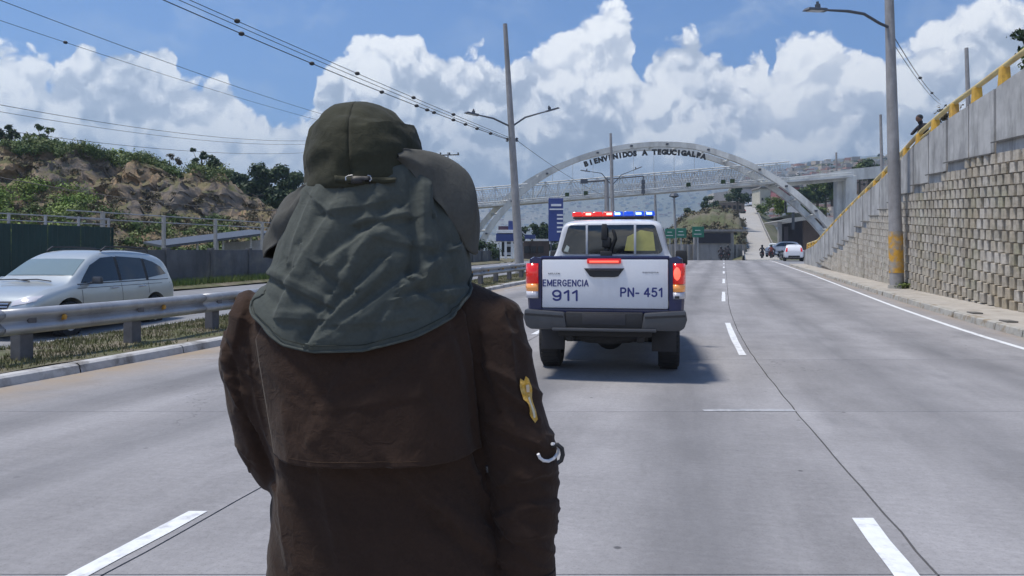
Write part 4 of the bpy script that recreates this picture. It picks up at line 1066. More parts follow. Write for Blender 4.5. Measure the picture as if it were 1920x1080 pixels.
# slopes flanking the hill road, and the plateau above
mb = MB(); rows = []
for t in np.linspace(0, 1, 16): a_ = HR(t, 1.06); rows.append([a_ + Vector((0, 0, -.3)), a_ + Vector((3 + 2 * t, .5, -1.5 - 2 * t + .5 * fbm(t * 9, 2))), a_ + Vector((12, 4, -4 - 9 * t)), a_ + Vector((40, 10, -5 - 14 * t))])
mb.grid(rows); tag(mb.build('right_slope', M['bank'], smooth=True), kind='structure')
mb = MB(); rows = []
for t in np.linspace(0, 1, 16): a_ = HR(t, -.06); rows.append([a_ + Vector((0, 0, -.3)), a_ + Vector((-1.2, .5, -.8 + .3 * fbm(t * 9, 5))), a_ + Vector((-6, 2, -3 - 6 * t)), a_ + Vector((-20, 10, -4 - 12 * t))])
mb.grid(rows); tag(mb.build('left_slope', M['bank'], smooth=True), kind='structure')

# building with the wide dark opening
wb = empty('workshop', P(1505, 480, 84), 0, 'low open workshop with a slanting white roof edge and brown side wall', 'building')
def quadbox(parent, name, pts, Y, depth, m):
    mb = MB(); v = [P(px, py, Y) for px, py in pts]; n = len(v); mb.add(v + [p + Vector((0, depth, 0)) for p in v], [tuple(range(n)), tuple(range(2 * n - 1, n - 1, -1))] + [(i, i + n, (i + 1) % n + n, (i + 1) % n) for i in range(n)])
    return mb.build(name, m, parent, world=True)
Yw = 108
quadbox(wb, 'back_wall', [(1462, 484), (1546, 484), (1546, 410), (1462, 418)], Yw + 6, .4, mat('dark_interior', (.05, .045, .055), .9, var=.3, vscale=.5))
quadbox(wb, 'side_wall', [(1507, 484), (1546, 484), (1543, 407), (1507, 414)], Yw + .4, .4, mat('brown_plaster', (.135, .10, .08), .9, var=.3, vscale=.4))
quadbox(wb, 'roof_edge', [(1455, 415), (1480, 418), (1545, 406), (1545, 402), (1480, 409)], Yw - .2, 6, mat('roof_white', (.5, .5, .48), .7, var=.15))
quadbox(wb, 'roof', [(1458, 408), (1480, 402), (1543, 393), (1545, 402), (1478, 410)], Yw + .6, 6, mat('roof_dark', (.05, .055, .045), .8, var=.3))
quadbox(wb, 'pillar', [(1460, 484), (1466, 484), (1466, 414), (1460, 414)], Yw, .5, M['conc_far'])
quadbox(wb, 'pillar', [(1541, 470), (1548, 470), (1548, 405), (1541, 405)], Yw, .5, M['conc_far'])
quadbox(wb, 'shutter', [(1470, 482), (1478, 482), (1478, 425), (1470, 425)], Yw + 5.7, .1, mat('shutter_grey', (.10, .09, .11), .7))
bb = empty('billboard', P(1488, 430, 105), 0, 'small white billboard on a post above the workshop roof', 'billboard')
quadbox(bb, 'board', [(1475, 385), (1501, 385), (1501, 367), (1475, 367)], 106, .3, mat('pale_sign', (.50, .56, .56), .6, var=.15))
quadbox(bb, 'lower_board', [(1477, 398), (1499, 398), (1499, 387), (1477, 387)], 106, .3, M['white'])
quadbox(bb, 'frame', [(1472, 398), (1474.6, 398), (1474.6, 367), (1472, 367)], 106, .3, M['black'])
quadbox(bb, 'post', [(1486, 430), (1490, 430), (1490, 398), (1486, 398)], 106.1, .3, M['lamp'])
quadbox(bb, 'side_post', [(1501.5, 388), (1503, 388), (1503, 372), (1501.5, 372)], 106, .3, M['black'])
random.seed(33)
for i, (px, py, r) in enumerate(((1440, 385, 2.0), (1458, 388, 1.7), (1472, 391, 1.6), (1512, 396, 1.8), (1530, 398, 1.6))):
    b_ = P(px, py + 14, 125); bush('hedge_bush', b_, r * 1.1, r * 1.8, M['leaf'] if i != 1 else M['leaf_bright'], ['rounded dark green bush at the right edge of the hill road', 'brighter green bush beside it above the retaining slope', 'green bush directly left of the white billboard', 'green bush right of the white billboard', 'green bush behind the arch leg'][i], 'bush', leaf=.22, n=900)
for i, (px, py) in enumerate(((1292, 399), (1340, 390))):
    bush('bank_bush', P(px, py, 166), 1.8, 1.1, M['leaf_dark'], ['small dark bush on the left crest of the embankment', 'dark bush on the crest of the embankment beside the brown ledge'][i], 'bush', leaf=.28, n=700)
# structures above the embankment: ledge, white slab, dark trees
ul = empty('hillside_building', P(1360, 390, 190), 0, 'pale flat building with brown base above the embankment, left of the hill road', 'building')
quadbox(ul, 'upper_storey', [(1338, 378), (1380, 375), (1380, 356), (1338, 362)], 205, 6, mat('cream_wall', (.47, .45, .42), .9, var=.12, vscale=.3))
quadbox(ul, 'lower_storey', [(1342, 398), (1396, 396), (1396, 378), (1342, 380)], 200, 6, mat('brown_base', (.20, .16, .135), .9, var=.25, vscale=.3))
for q in range(5): quadbox(ul, 'window', [(1345 + q * 10, 392), (1350 + q * 10, 392), (1350 + q * 10, 385), (1345 + q * 10, 385)], 199.9, .2, M['black'])
tree('roadside_tree', P(1383, 404, 195), 9, [(0, 0, 6, 2.2), (-1.5, 0, 4.5, 2), (1.5, 0, 4.6, 2), (0, 0, 7.5, 1.4)], M['leaf_dark'], 'dark tree at the left edge of the hill road', leaf=.35, dens=90, trunk_r=.3)
tree('bank_tree', P(1330, 404, 180), 5.4, [(0, 0, 3.8, 1.5), (-1, 0, 2.6, 1.2), (1.2, 0, 2.8, 1.2)], M['leaf_dark'], 'small dark tree on the embankment left of the brown building', leaf=.3, dens=110, trunk_r=.2)
# buildings seen under and through the footbridge on the right
specs = [((1425, 1472, 380, 352), 240, (.52, .49, .40), 'cream building at the top of the hill road'),
         ((1462, 1500, 372, 350), 225, (.30, .12, .13), 'dark red roofed building right of the cream one'),
         ((1500, 1560, 372, 352), 230, (.10, .11, .11), 'dark long building under the footbridge landing'),
         ((1535, 1580, 366, 352), 210, (.40, .42, .40), 'pale green building left of the bridge pier'),
         ((1600, 1650, 352, 325), 170, (.34, .26, .22), 'brownish house right of the bridge pier'),
         ((1388, 1424, 372, 352), 290, (.50, .47, .48), 'white and pink house beyond the parked cars on the hill')]
for (xa, xb, ya, yb), Y, colr, lab in specs:
    h = empty('hill_house', P((xa + xb) / 2, ya, Y), 0, lab, 'building'); mm = mat('house_paint', colr, .9, var=.15, vscale=.2)
    quadbox(h, 'wall', [(xa, ya + 6), (xb, ya + 6), (xb, yb), (xa, yb)], Y, 8, mm)
    quadbox(h, 'roof', [(xa - 1, yb + 1), (xb + 1, yb + 1), (xb - 2, yb - 2.5), (xa + 2, yb - 2.5)], Y - .5, 9, M['coping'])
    for q in range(int((xb - xa) / 8)): quadbox(h, 'window', [(xa + 3 + q * 8, ya - 4), (xa + 6 + q * 8, ya - 4), (xa + 6 + q * 8, ya - 9), (xa + 3 + q * 8, ya - 9)], Y - .1, .2, M['black'])
random.seed(12)
for i, (px, py, s) in enumerate(((1515, 402, 1.5), (1548, 398, 1.5), (1560, 378, 1.2), (1612, 372, 1.6), (1630, 352, 1.4), (1533, 385, 1.3))):
    tree('hillside_tree', P(px, py + 6, 160), 6 * s, [(0, 0, 4 * s, 1.7 * s), (-1.4 * s, 0, 3 * s, 1.3 * s), (1.4 * s, 0, 3.1 * s, 1.4 * s)], M['leaf'] if i % 2 else M['leaf_dark'],
         ['dark tree behind the foot of the arch, lowest one', 'green tree just left of the bridge pier', 'dark tree under the bridge landing beam', 'green tree between the pier and the yellow railing', 'dark tree high beside the yellow railing', 'green tree in the gap above the arch leg'][i], leaf=.35, dens=70, trunk_r=.25)

# plateau on the right carrying houses + far ridge
M['ridge'] = mat('far_ridge', (.15, .16, .13), 1, var=.3, vscale=.004, col2=(.24, .22, .18))
RG = [(-900, 330), (200, 340), (500, 372), (700, 372), (880, 372), (1000, 366), (1120, 352), (1240, 338), (1340, 322), (1420, 315), (1500, 306), (1580, 298), (1650, 291), (1720, 288), (1900, 300), (2200, 300), (2800, 330)]
mb = MB(); rows = []
YR = 3200
for px in np.arange(-900, 2801, 20):
    ty = lerp_table(RG, px) + 1.6 * fbm(px * .02, .3); zt = HCAM + (HOR - ty) / F * YR; xx = (px - 960) / F
    rows.append([Vector((xx * Y, Y, z + (zt * .03) * fbm(px * .03, Y * .002))) for Y, z in ((1500, -2), (1800, zt * .10), (2200, zt * .30), (2700, zt * .68), (3000, zt * .9), (3200, zt), (3800, zt * .9))])
mb.grid(rows); tag(mb.build('far_ridge', M['ridge'], smooth=True), kind='structure')
MG = [(1250, 470), (1330, 405), (1370, 350), (1400, 336), (1440, 326), (1480, 315), (1540, 305), (1600, 299), (1660, 292), (1720, 290), (1900, 300), (2300, 320)]
mb = MB(); rows = []
def mgz(px): return HCAM + (HOR - lerp_table(MG, px)) / F * 620
def mgp(px, v):
    zt = mgz(px)
    Y, k = [(300, .42), (380, .60), (480, .80), (620, 1.0), (800, 1.0)][v]; return Vector(((px - 960) / F * Y, Y, zt * k * (Y / 620 if v < 3 else 1) + 1.5 * fbm(px * .05, Y * .01)))
for px in np.arange(1250, 2301, 10): rows.append([mgp(px, v) for v in range(5)])
mb.grid(rows); tag(mb.build('housed_hillside', M['bank'], smooth=True), kind='structure')
random.seed(77); cols_ = [(.5, .48, .46), (.38, .22, .19), (.3, .28, .26), (.46, .40, .34), (.34, .38, .42)]
hm = [mat('far_house', c, .9) for c in cols_]; mb = MB(); mb.mi = 0
for _ in range(900):
    px = random.uniform(1380, 1760); v = random.randint(0, 2); t = random.random(); p = mgp(px, v).lerp(mgp(px, v + 1), t); p.x = (px - 960) / F * p.y
    s = random.uniform(2.5, 5.5); mb.mi = random.randint(0, 4); mb.box(p + Vector((0, 0, s * .22)), (s * 1.2, s, s * .6), rz=random.uniform(-.4, .4))
tag(mb.build('hillside_houses', hm), 'dense mass of small pale houses covering the far hillside at the right', 'houses', kind='stuff')
mb = MB()
for _ in range(420):
    px = random.uniform(1380, 1760); v = random.randint(0, 3); t = random.random(); p = mgp(px, v).lerp(mgp(px, min(4, v + 1)), t); p.x = (px - 960) / F * p.y; leaf_cloud(mb, p + Vector((0, 0, 1)), random.uniform(1.5, 3.5), 26, 1.0, (1, 1, .8), .2)
tag(mb.build('hillside_trees', M['leaf_dark'], fix=False), 'dark tree masses between the houses on the far hillside', 'trees', kind='stuff')
mb = MB(); mb.mi = 0
for _ in range(1500):
    px = random.uniform(700, 1750); t = random.random(); ty = lerp_table(RG, px); zt = HCAM + (HOR - ty) / F * YR; Y = 1900 + 1150 * t; kk = lerp_table([(1800, .10), (2200, .30), (2700, .68), (3000, .9), (3200, 1)], Y)
    s = random.uniform(5, 11); mb.mi = random.randint(0, 4); mb.box(((px - 960) / F * Y, Y - 8, zt * kk + 3), (s * 1.4, s, s * .5), rz=random.uniform(-.4, .4))
tag(mb.build('city_houses', hm), 'tiny pale buildings of the city scattered over the distant ridge', 'houses', kind='stuff')
# tree and plants over the wall at the right
random.seed(3)
def palm(base, h, label):
    t = empty('palm_tree', base, 0, label, 'palm tree'); mb = MB(); mb.tube([(0, 0, 0), (.1, 0, h * .5), (.15, 0, h)], [.16, .13, .12], 8); mb.build('trunk', M['bark'], t, smooth=True)
    cr = MB()
    for i in range(16):
        a = i * 2.4; e = random.uniform(-.2, .9); L = random.uniform(1.6, 2.2); prev = None
        for s in range(12):
            u = s / 11; p = Vector((math.cos(a) * L * u, math.sin(a) * L * u, h + math.sin(e) * L * u - 1.1 * u * u)); side_ = Vector((-math.sin(a), math.cos(a), 0))
            if prev is not None:
                for sg in (-1, 1):
                    k = len(cr.v); tip = p + side_ * sg * .42 * (1 - u * .6) + Vector((0, 0, -.22)); cr.v += [tuple(prev), tuple(p), tuple(tip)]; cr.f.append((k, k + 1, k + 2)); cr.m.append(0)
            prev = p
    cr.build('crown', M['leaf_dark'], t, fix=False); return t
pz = lerp_table(TOP, 19.5)
pp_ = P(1950, -10, 22.5); tree('overpass_tree', (pp_.x, pp_.y, pz - .6), 3.6, [(-.25, 0, 2.95, .42), (.4, 0, 3.2, .6), (.1, .2, 2.6, .35), (-.5, .1, 3.3, .3)], M['leaf_dark'], 'dark leafy tree showing at the top right corner above the railing', leaf=.07, dens=900, trunk_r=.07)
for i, (px, py, r) in enumerate(((1900, 112, .7), (1850, 175, .5), (1868, 160, .45))):
    YY = 19.5 + i; bush('wall_plant', P(px, py + 8, YY) + Vector((.8, 0, -.2)), r * 1.2, r * 1.3, M['leaf'], ['leafy plant beneath the top end of the yellow railing', 'creeper behind the gap of the railing', 'creeper spilling between two yellow railing posts'][i], 'plant', leaf=.06, n=900)
bush('wall_plant', P(1748, 215, 27) + Vector((.5, 0, -.3)), .7, .8, M['leaf_dry'], 'small sparse plant above the railing right of the leaning man', 'plant', leaf=.07, n=350)
bush('roadside_plant', R(11.3, 5.5, .1) + Vector((.55, 0.1, 0)), .7, .42, M['leaf_bright'], 'low green weed on the kerb at the right edge', 'plant', leaf=.05, n=2600)
bush('rail_plant', R(38, -9.3, .1), .5, .8, M['leaf_dry'], 'small yellowish plant at the guardrail beside the lamp pole', 'plant', leaf=.07, n=500)

# ------------------------------------------------------------------ vehicles
M['glass'] = mat('dark_glass', (.012, .016, .02), .06, spec=.8)
M['glass_green'] = mat('windscreen_glass', (.16, .21, .21), .08, spec=1.0, coat=.6)
M['silver'] = mat('silver_paint', (.49, .52, .515), .28, metal=.5, coat=.6, var=.03)
M['white_car'] = mat('white_car_paint', (.66, .68, .72), .32, coat=.5, dirt=(.40, .40, .41), dscale=.8)
M['navy'] = mat('navy_paint', (.006, .012, .075), .35, coat=.4)
M['navy_print'] = mat('navy_lettering', (.02, .03, .16), .5)
M['tail_red'] = mat('tail_lamp_red', (.5, .01, .008), .15, emit=(1, .03, .02), estr=.16, coat=.5)
M['tail_glow'] = mat('tail_lamp_lit', (.9, .1, .08), .2, emit=(1, .14, .08), estr=.9)
M['amber'] = mat('lamp_amber', (.75, .30, .08), .2, emit=(1, .42, .12), estr=.10, coat=.5)
M['clear_lamp'] = mat('lamp_clear', (.55, .55, .6), .15, coat=.5)
M['lb_red'] = mat('beacon_red', (.55, .02, .01), .15, emit=(1, .04, .03), estr=.28, coat=.5)
M['lb_red_hot'] = mat('beacon_red_lit', (1, .4, .3), .2, emit=(1, .42, .32), estr=1.5)
M['lb_blue'] = mat('beacon_blue', (.01, .06, .5), .15, emit=(.03, .14, 1), estr=.22, coat=.5)
M['lb_blue_hot'] = mat('beacon_blue_lit', (.4, .7, 1), .2, emit=(.40, .72, 1), estr=1.5)
M['bumper'] = mat('bumper_grey', (.075, .078, .085), .42, metal=.4, var=.1, vscale=6)
M['chrome'] = mat('chrome_strip', (.42, .43, .45), .25, metal=.9)
M['dark_metal'] = mat('underbody', (.02, .02, .022), .8)
M['yellow_cloth'] = mat('yellow_vest', (.55, .45, .04), .8)
M['flap_rubber'] = mat('mudflap', (.035, .035, .04), .75, var=.2)

def loft_body(stations, name, m, parent, arches=(), subdiv=1):
    rings = []
    for (y, wd, zb, zbelt, zroof, wr) in stations:
        gl = lambda t: (wd - .07) * (1 - t) + wr * t
        h = [(wd - .12, zb), (wd - .03, zb + .07), (wd, zb + .42 * (zbelt - zb)), (wd - .012, zb + .8 * (zbelt - zb)), (wd - .05, zbelt),
             (gl(.35), zbelt + (zroof - zbelt) * .38), (gl(.75), zbelt + (zroof - zbelt) * .76), (wr - .02, zbelt + (zroof - zbelt) * .93), (wr - .12, zroof), (wr * .4, zroof + .012)]
        ring = [(x, y, z) for x, z in h] + [(-x, y, z) for x, z in reversed(h)]
        rings.append(ring)
    mb = MB(); n = len(rings[0])
    for r in rings: mb.v += r
    for i in range(len(rings) - 1):
        for k in range(n):
            k2 = (k + 1) % n; mb.f.append((i * n + k, i * n + k2, (i + 1) * n + k2, (i + 1) * n + k)); mb.m.append(0)
    mb.f.append(tuple(range(n))); mb.m.append(0); L = (len(rings) - 1) * n; mb.f.append(tuple(L + k for k in reversed(range(n)))); mb.m.append(0)
    o = mb.build(name, m, parent)
    sd = o.modifiers.new('s', 'SUBSURF'); sd.levels = subdiv + 1; sd.render_levels = subdiv + 1
    cut = []
    for (y, z, r) in arches:
        c = MB(); c.lathe([(0.001, -1.2), (r, -1.2), (r, -.55), (.001, -.55)], 28, Matrix.Translation((0, y, z)), axis='X')
        c.lathe([(0.001, .55), (r, .55), (r, 1.2), (.001, 1.2)], 28, Matrix.Translation((0, y, z)), axis='X')
        co = c.build('cutter', m); co.parent = parent; cut.append(co)
        bo = o.modifiers.new('b', 'BOOLEAN'); bo.operation = 'DIFFERENCE'; bo.object = co; bo.solver = 'EXACT'
    applied(o)
    for c in cut: bpy.data.objects.remove(c)
    o.data.polygons.foreach_set('use_smooth', [True] * len(o.data.polygons))
    try: o.data.set_sharp_from_angle(angle=math.radians(38))
    except Exception: pass
    return o
def bvh_of(o):
    return BVHTree.FromPolygons([v.co.copy() for v in o.data.vertices], [tuple(p.vertices) for p in o.data.polygons])
def patch(bvh, outline, origin_dir, name, m, parent, off=.006, cuts=4, far=6.0, centre=(0, 0, 0), smooth=True):
    """outline: 3D points (any depth); they are projected along -origin_dir onto the body"""
    d = Vector(origin_dir).normalized(); bm = bmesh.new()
    vs = [bm.verts.new(Vector(p)) for p in outline]; f = bm.faces.new(vs)
    bmesh.ops.triangulate(bm, faces=[f])
    bmesh.ops.subdivide_edges(bm, edges=bm.edges[:], cuts=cuts, use_grid_fill=True)
    last = None
    for v in bm.verts:
        hit = bvh.ray_cast(v.co + d * far, -d)
        if hit[0] is None:
            q = bvh.find_nearest(v.co - d * v.co.dot(d)); hit = q
        if hit[0] is not None: v.co = hit[0] + d * off
    me = bpy.data.meshes.new(name); bm.to_mesh(me); bm.free(); me.materials.append(m)
    if smooth: me.polygons.foreach_set('use_smooth', [True] * len(me.polygons))
    o = bpy.data.objects.new(name, me); COL.objects.link(o); o.parent = parent; return o
def side_poly(pts, s): return [(s * .5, y, z) for y, z in pts]
def front_poly(pts, y=3): return [(x, y, z) for x, z in pts]
def wheel(parent, x, y, r, wd, rim=M['rim'], name='wheel'):
    s = 1 if x > 0 else -1
    T = Matrix.Translation((x, y, r))
    mb = MB(); mb.lathe([(r * .60, -wd / 2), (r * .9, -wd / 2), (r * .98, -wd / 2 + .03), (r, -wd / 2 + .06), (r, wd / 2 - .06), (r * .98, wd / 2 - .03), (r * .9, wd / 2), (r * .60, wd / 2), (r * .60, -wd / 2)], 32, T, axis='X')
    for k in range(36):     # tread lugs
        a = math.tau * k / 36; mb.box((0, 0, 0), (wd * .82, .028, .012), M=T @ Matrix.Rotation(a, 4, 'X') @ Matrix.Translation((0, 0, r)))
    t = mb.build('wheel', M['rubber'], parent, smooth=True)
    mb = MB(); mb.lathe([(r * .61, s * wd * .1), (r * .61, s * wd * .42), (r * .55, s * wd * .40), (r * .5, s * wd * .18), (.001, s * wd * .16)], 28, T, axis='X')
    for k in range(5):
        a = math.tau * k / 5; mb.box((0, 0, 0), (.03, .075, r * .5), M=T @ Matrix.Rotation(a, 4, 'X') @ Matrix.Translation((s * wd * .36, 0, r * .3)), taper=1.4)
    mb.lathe([(.001, s * wd * .42), (.055, s * wd * .42), (.07, s * wd * .2)], 14, T, axis='X')
    mb.build('rim', rim, t, smooth=True, angle=30)
    return t

def make_suv(loc, rz, paint, label, group=None):
    t = empty('parked_car' if False else 'suv', loc, rz, label, 'car', group)
    st = [(0.10, .80, .42, .95, .99, .62), (0.13, .88, .36, 1.00, 1.10, .74), (0.26, .90, .33, 1.05, 1.40, .74), (0.44, .91, .32, 1.05, 1.60, .70), (1.00, .915, .30, 1.03, 1.68, .67),
          (1.9, .915, .30, 1.00, 1.705, .67), (2.45, .91, .30, .985, 1.67, .67), (2.85, .91, .30, .98, 1.52, .68), (3.30, .91, .30, .99, 1.19, .72), (3.52, .905, .30, .985, 1.05, .76), (3.62, .90, .30, .95, 1.01, .76),
          (4.00, .885, .30, .88, .955, .70), (4.30, .85, .31, .80, .87, .62), (4.46, .80, .33, .72, .78, .58), (4.54, .72, .36, .62, .68, .5), (4.56, .6, .40, .55, .60, .45)]
    b = loft_body(st, 'body', paint, t, arches=((.92, .35, .42), (3.60, .35, .42)))
    bv = bvh_of(b)
    for s in (-1, 1):
        d = (s, 0, .0)
        patch(bv, side_poly([(3.26, 1.03), (2.12, 1.06), (2.12, 1.56), (2.5, 1.53), (2.85, 1.38)], s), d, 'window', M['glass'], t)
        patch(bv, side_poly([(2.03, 1.06), (1.20, 1.08), (1.20, 1.53), (2.03, 1.565)], s), d, 'window', M['glass'], t)
        patch(bv, side_poly([(1.11, 1.09), (.40, 1.17), (.55, 1.34), (.80, 1.45), (1.11, 1.52)], s), d, 'window', M['glass'], t)
        for y0_, y1_, z_ in ((2.03, 2.12, 1.55), (1.11, 1.20, 1.52)): patch(bv, side_poly([(y0_, 1.05), (y1_, 1.05), (y1_, z_), (y0_, z_)], s), d, 'pillar_trim', M['black'], t, off=.004)
        patch(bv, side_poly([(3.36, 1.00), (.36, 1.045), (.36, 1.06), (3.36, 1.02)], s), d, 'window_trim', M['black'], t, off=.004)
        for yy_ in (3.28, 2.075, 1.155):
            patch(bv, side_poly([(yy_ - .006, .40), (yy_ + .006, .40), (yy_ + .006, 1.0), (yy_ - .006, 1.0)], s), d, 'door_seam', M['black'], t, off=.003)
        patch(bv, side_poly([(3.25, .36), (1.2, .36), (1.2, .40), (3.25, .40)], s), d, 'sill_trim', M['black'], t, off=.008)
        patch(bv, side_poly([(3.4, .925), (.3, .965), (.3, .975), (3.4, .937)], s), d, 'crease_line', M['bumper'], t, off=.003, cuts=5)
        for yy_ in (2.22, 1.30):
            mb = MB(); mb.tube([(s * .895, yy_, .915), (s * .935, yy_ + .03, .92), (s * .935, yy_ + .15, .92), (s * .895, yy_ + .18, .915)], .014, 6); mb.build('door_handle', M['chrome'], t, smooth=True)
        mb = MB(); mb.box((s * 1.0, 3.0, 1.08), (.20, .10, .14), taper=.85); mb.box((s * .9, 3.02, 1.03), (.1, .05, .04)); mb.build('mirror', paint if s > 0 else M['bumper'], t, bevel=.02, smooth=True)
        mb = MB(); mb.tube([(s * .60, .75, 1.66), (s * .60, .88, 1.75), (s * .60, 1.6, 1.765), (s * .60, 2.2, 1.76), (s * .60, 2.36, 1.67)], .020, 6); mb.build('roof_rail', M['black'], t, smooth=True)
        patch(bv, [(s * x, 3, z) for x, z in ((.47, .66), (.80, .72), (.80, .84), (.60, .80), (.47, .74))], (0, 1, 0), 'headlight', M['clear_lamp'], t, off=.012)
        patch(bv, [(s * x, 3, z) for x, z in ((.70, .70), (.80, .74), (.79, .80), (.70, .78))], (0, 1, 0), 'indicator', M['clear_lamp'], t, off=.02)
        patch(bv, [(s * x, -3, z) for x, z in ((.60, .95), (.80, .95), (.70, 1.35), (.60, 1.35))], (0, -1, 0), 'tail_light', M['tail_red'], t, off=.012)
        patch(bv, [(s * x, 3, z) for x, z in ((.48, .46), (.68, .46), (.66, .56), (.50, .56))], (0, 1, 0), 'fog_lamp', M['black'], t, off=.01)
    patch(bv, front_poly([(-.70, 1.075), (.70, 1.075), (.60, 1.56), (-.60, 1.56)]), (0, 1, .35), 'windscreen', M['glass_green'], t, off=.012, cuts=6)
    patch(bv, front_poly([(-.40, .60), (.40, .60), (.44, .74), (-.44, .74)]), (0, 1, 0), 'grille', M['black'], t, off=.01)
    for z in (.645, .70):
        patch(bv, front_poly([(-.41, z - .012), (.41, z - .012), (.41, z + .012), (-.41, z + .012)]), (0, 1, 0), 'grille_bar', M['chrome'], t, off=.022)
    patch(bv, front_poly([(-.6, .42), (.6, .42), (.55, .52), (-.55, .52)]), (0, 1, 0), 'air_intake', M['black'], t, off=.01)
    patch(bv, [(x, -3, z) for x, z in ((-.6, 1.10), (.6, 1.10), (.52, 1.5), (-.52, 1.5))], (0, -1, .3), 'rear_window', M['glass'], t, off=.012)
    for s in (-.1, .35):
        mb = MB(); mb.tube([(s - .35, 3.56, 1.075), (s, 3.50, 1.11), (s + .3, 3.52, 1.10)], .012, 5); mb.build('wiper', M['black'], t)
    patch(bv, front_poly([(-.42, 2.0), (.42, 2.0), (.42, 2.005), (-.42, 2.005)]), (0, 0, 1), 'x', M['black'], t) if False else None
    mb = MB(); mb.box((0, 1.85, 1.712), (.95, .62, .012)); mb.build('sunroof', M['glass'], t, bevel=.01)
    for y_ in (.92, 3.60):
        for s in (-1, 1): wheel(t, s * .80, y_, .35, .22)
    mb = MB(); mb.box((0, 2.25, .34), (1.3, 4.0, .22)); mb.build('underbody', M['dark_metal'], t)
    return t

# silver SUV on the opposite road, front towards the camera side
fx, fy, rx, ry = -8.46, 13.9, -8.16, 16.55
rz_ = math.atan2(fy - ry, fx - rx) - math.pi / 2
dirv = Vector((fx - rx, fy - ry, 0)).normalized(); lft = Vector((-dirv.y, dirv.x, 0))
cen = Vector((rx, ry, 0)) - dirv * .92 - lft * .80
suv = make_suv((cen.x, cen.y, -.055), rz_, M['silver'], 'silver suv driving on the opposite road behind the guardrail at the left')

# ---- police pickup
pk = empty('police_pickup', (1.066, 8.5, 0.0), -math.atan(.19), 'white and navy police pickup with a lit red and blue light bar driving ahead', 'pickup truck')
def pbox(name, c, size, m, bevel=.008, parent=None, taper=1.0): mb = MB(); mb.box(c, size, taper=taper); return mb.build(name, m, parent or pk, bevel=bevel, smooth=True)
bed = []
for s in (-1, 1):
    mb = MB(); rows = []
    for y, wd in ((.10, .885), (.16, .915), (.40, .93), (1.0, .935), (1.64, .93)):
        rows.append([(s * .745, y, 1.44), (s * (wd - .06), y, 1.455), (s * (wd - .02), y, 1.43), (s * wd, y, 1.20), (s * (wd + .005), y, .95), (s * (wd - .01), y, .72), (s * (wd - .06), y, .62), (s * .745, y, .62)])
    mb.grid(rows); mb.add(rows[0], [tuple(range(8))]); mb.add(rows[-1], [tuple(reversed(range(8)))])
    o = mb.build('bed_side', M['navy'], pk)
    c = MB(); c.lathe([(0.001, -1.2), (.45, -1.2), (.45, 1.2), (.001, 1.2)], 28, Matrix.Translation((0, 1.25, .39)), axis='X'); co = c.build('cutter', M['navy'], pk)
    bo = o.modifiers.new('b', 'BOOLEAN'); bo.object = co; bo.operation = 'DIFFERENCE'; applied(o); bpy.data.objects.remove(co)
pbox('bed_floor', (0, .9, .845), (1.80, 1.46, .05), M['dark_metal'])
pbox('front_bulkhead', (0, 1.62, 1.12), (1.5, .05, .64), M['navy'])
tg = pbox('tailgate', (0, .115, 1.135), (1.472, .07, .575), M['white_car'], bevel=.014)
pbox('tailgate_cap', (0, .135, 1.445), (1.50, .10, .035), M['navy'])
pbox('rear_sill', (0, .15, .815), (1.49, .08, .06), M['navy'])
# pressed lines and seams of the tailgate
hl = MB(); hl.prism([(-.235, 1.318), (.235, 1.318), (.165, 1.225), (.125, 1.215), (-.125, 1.215), (-.165, 1.225)], .066, .10); hl.build('handle_recess', M['black'], tg)
hl = MB(); hl.tube([(-.18, .062, 1.302), (.18, .062, 1.302)], .014, 6); hl.build('handle', M['bumper'], tg)
bl = pbox('brake_light', (0, .062, 1.402), (.40, .05, .06), M['tail_red'], bevel=.012, parent=tg); pbox('glow_strip', (0, .034, 1.396), (.34, .01, .022), M['tail_glow'], bevel=.003, parent=tg)
rotT = (math.radians(90), 0, 0)
def tx(body, px, py, h, wpx, bold):
    """lettering lying on the tailgate, sized from its own width in metres"""
    o = text_mesh('lettering', body, 1, .002, M['navy_print'], tg, (0, 0, 0), rotT, bold=bold, spacing=1.12)
    xs_ = [v.co.x for v in o.data.vertices]; ys_ = [v.co.y for v in o.data.vertices]; sx = wpx / (max(xs_) - min(xs_)); sz = h / (max(ys_) - min(ys_))
    for v in o.data.vertices: v.co.x = (v.co.x - min(xs_)) * sx; v.co.y = (v.co.y - min(ys_)) * sz
    o.location = (px, .078, py); return o
def arc(cx, cy, rx, ry, a0, a1, n=7): return [(cx + rx * math.cos(math.radians(a0 + (a1 - a0) * i / n)), cy + ry * math.sin(math.radians(a0 + (a1 - a0) * i / n))) for i in range(n + 1)]
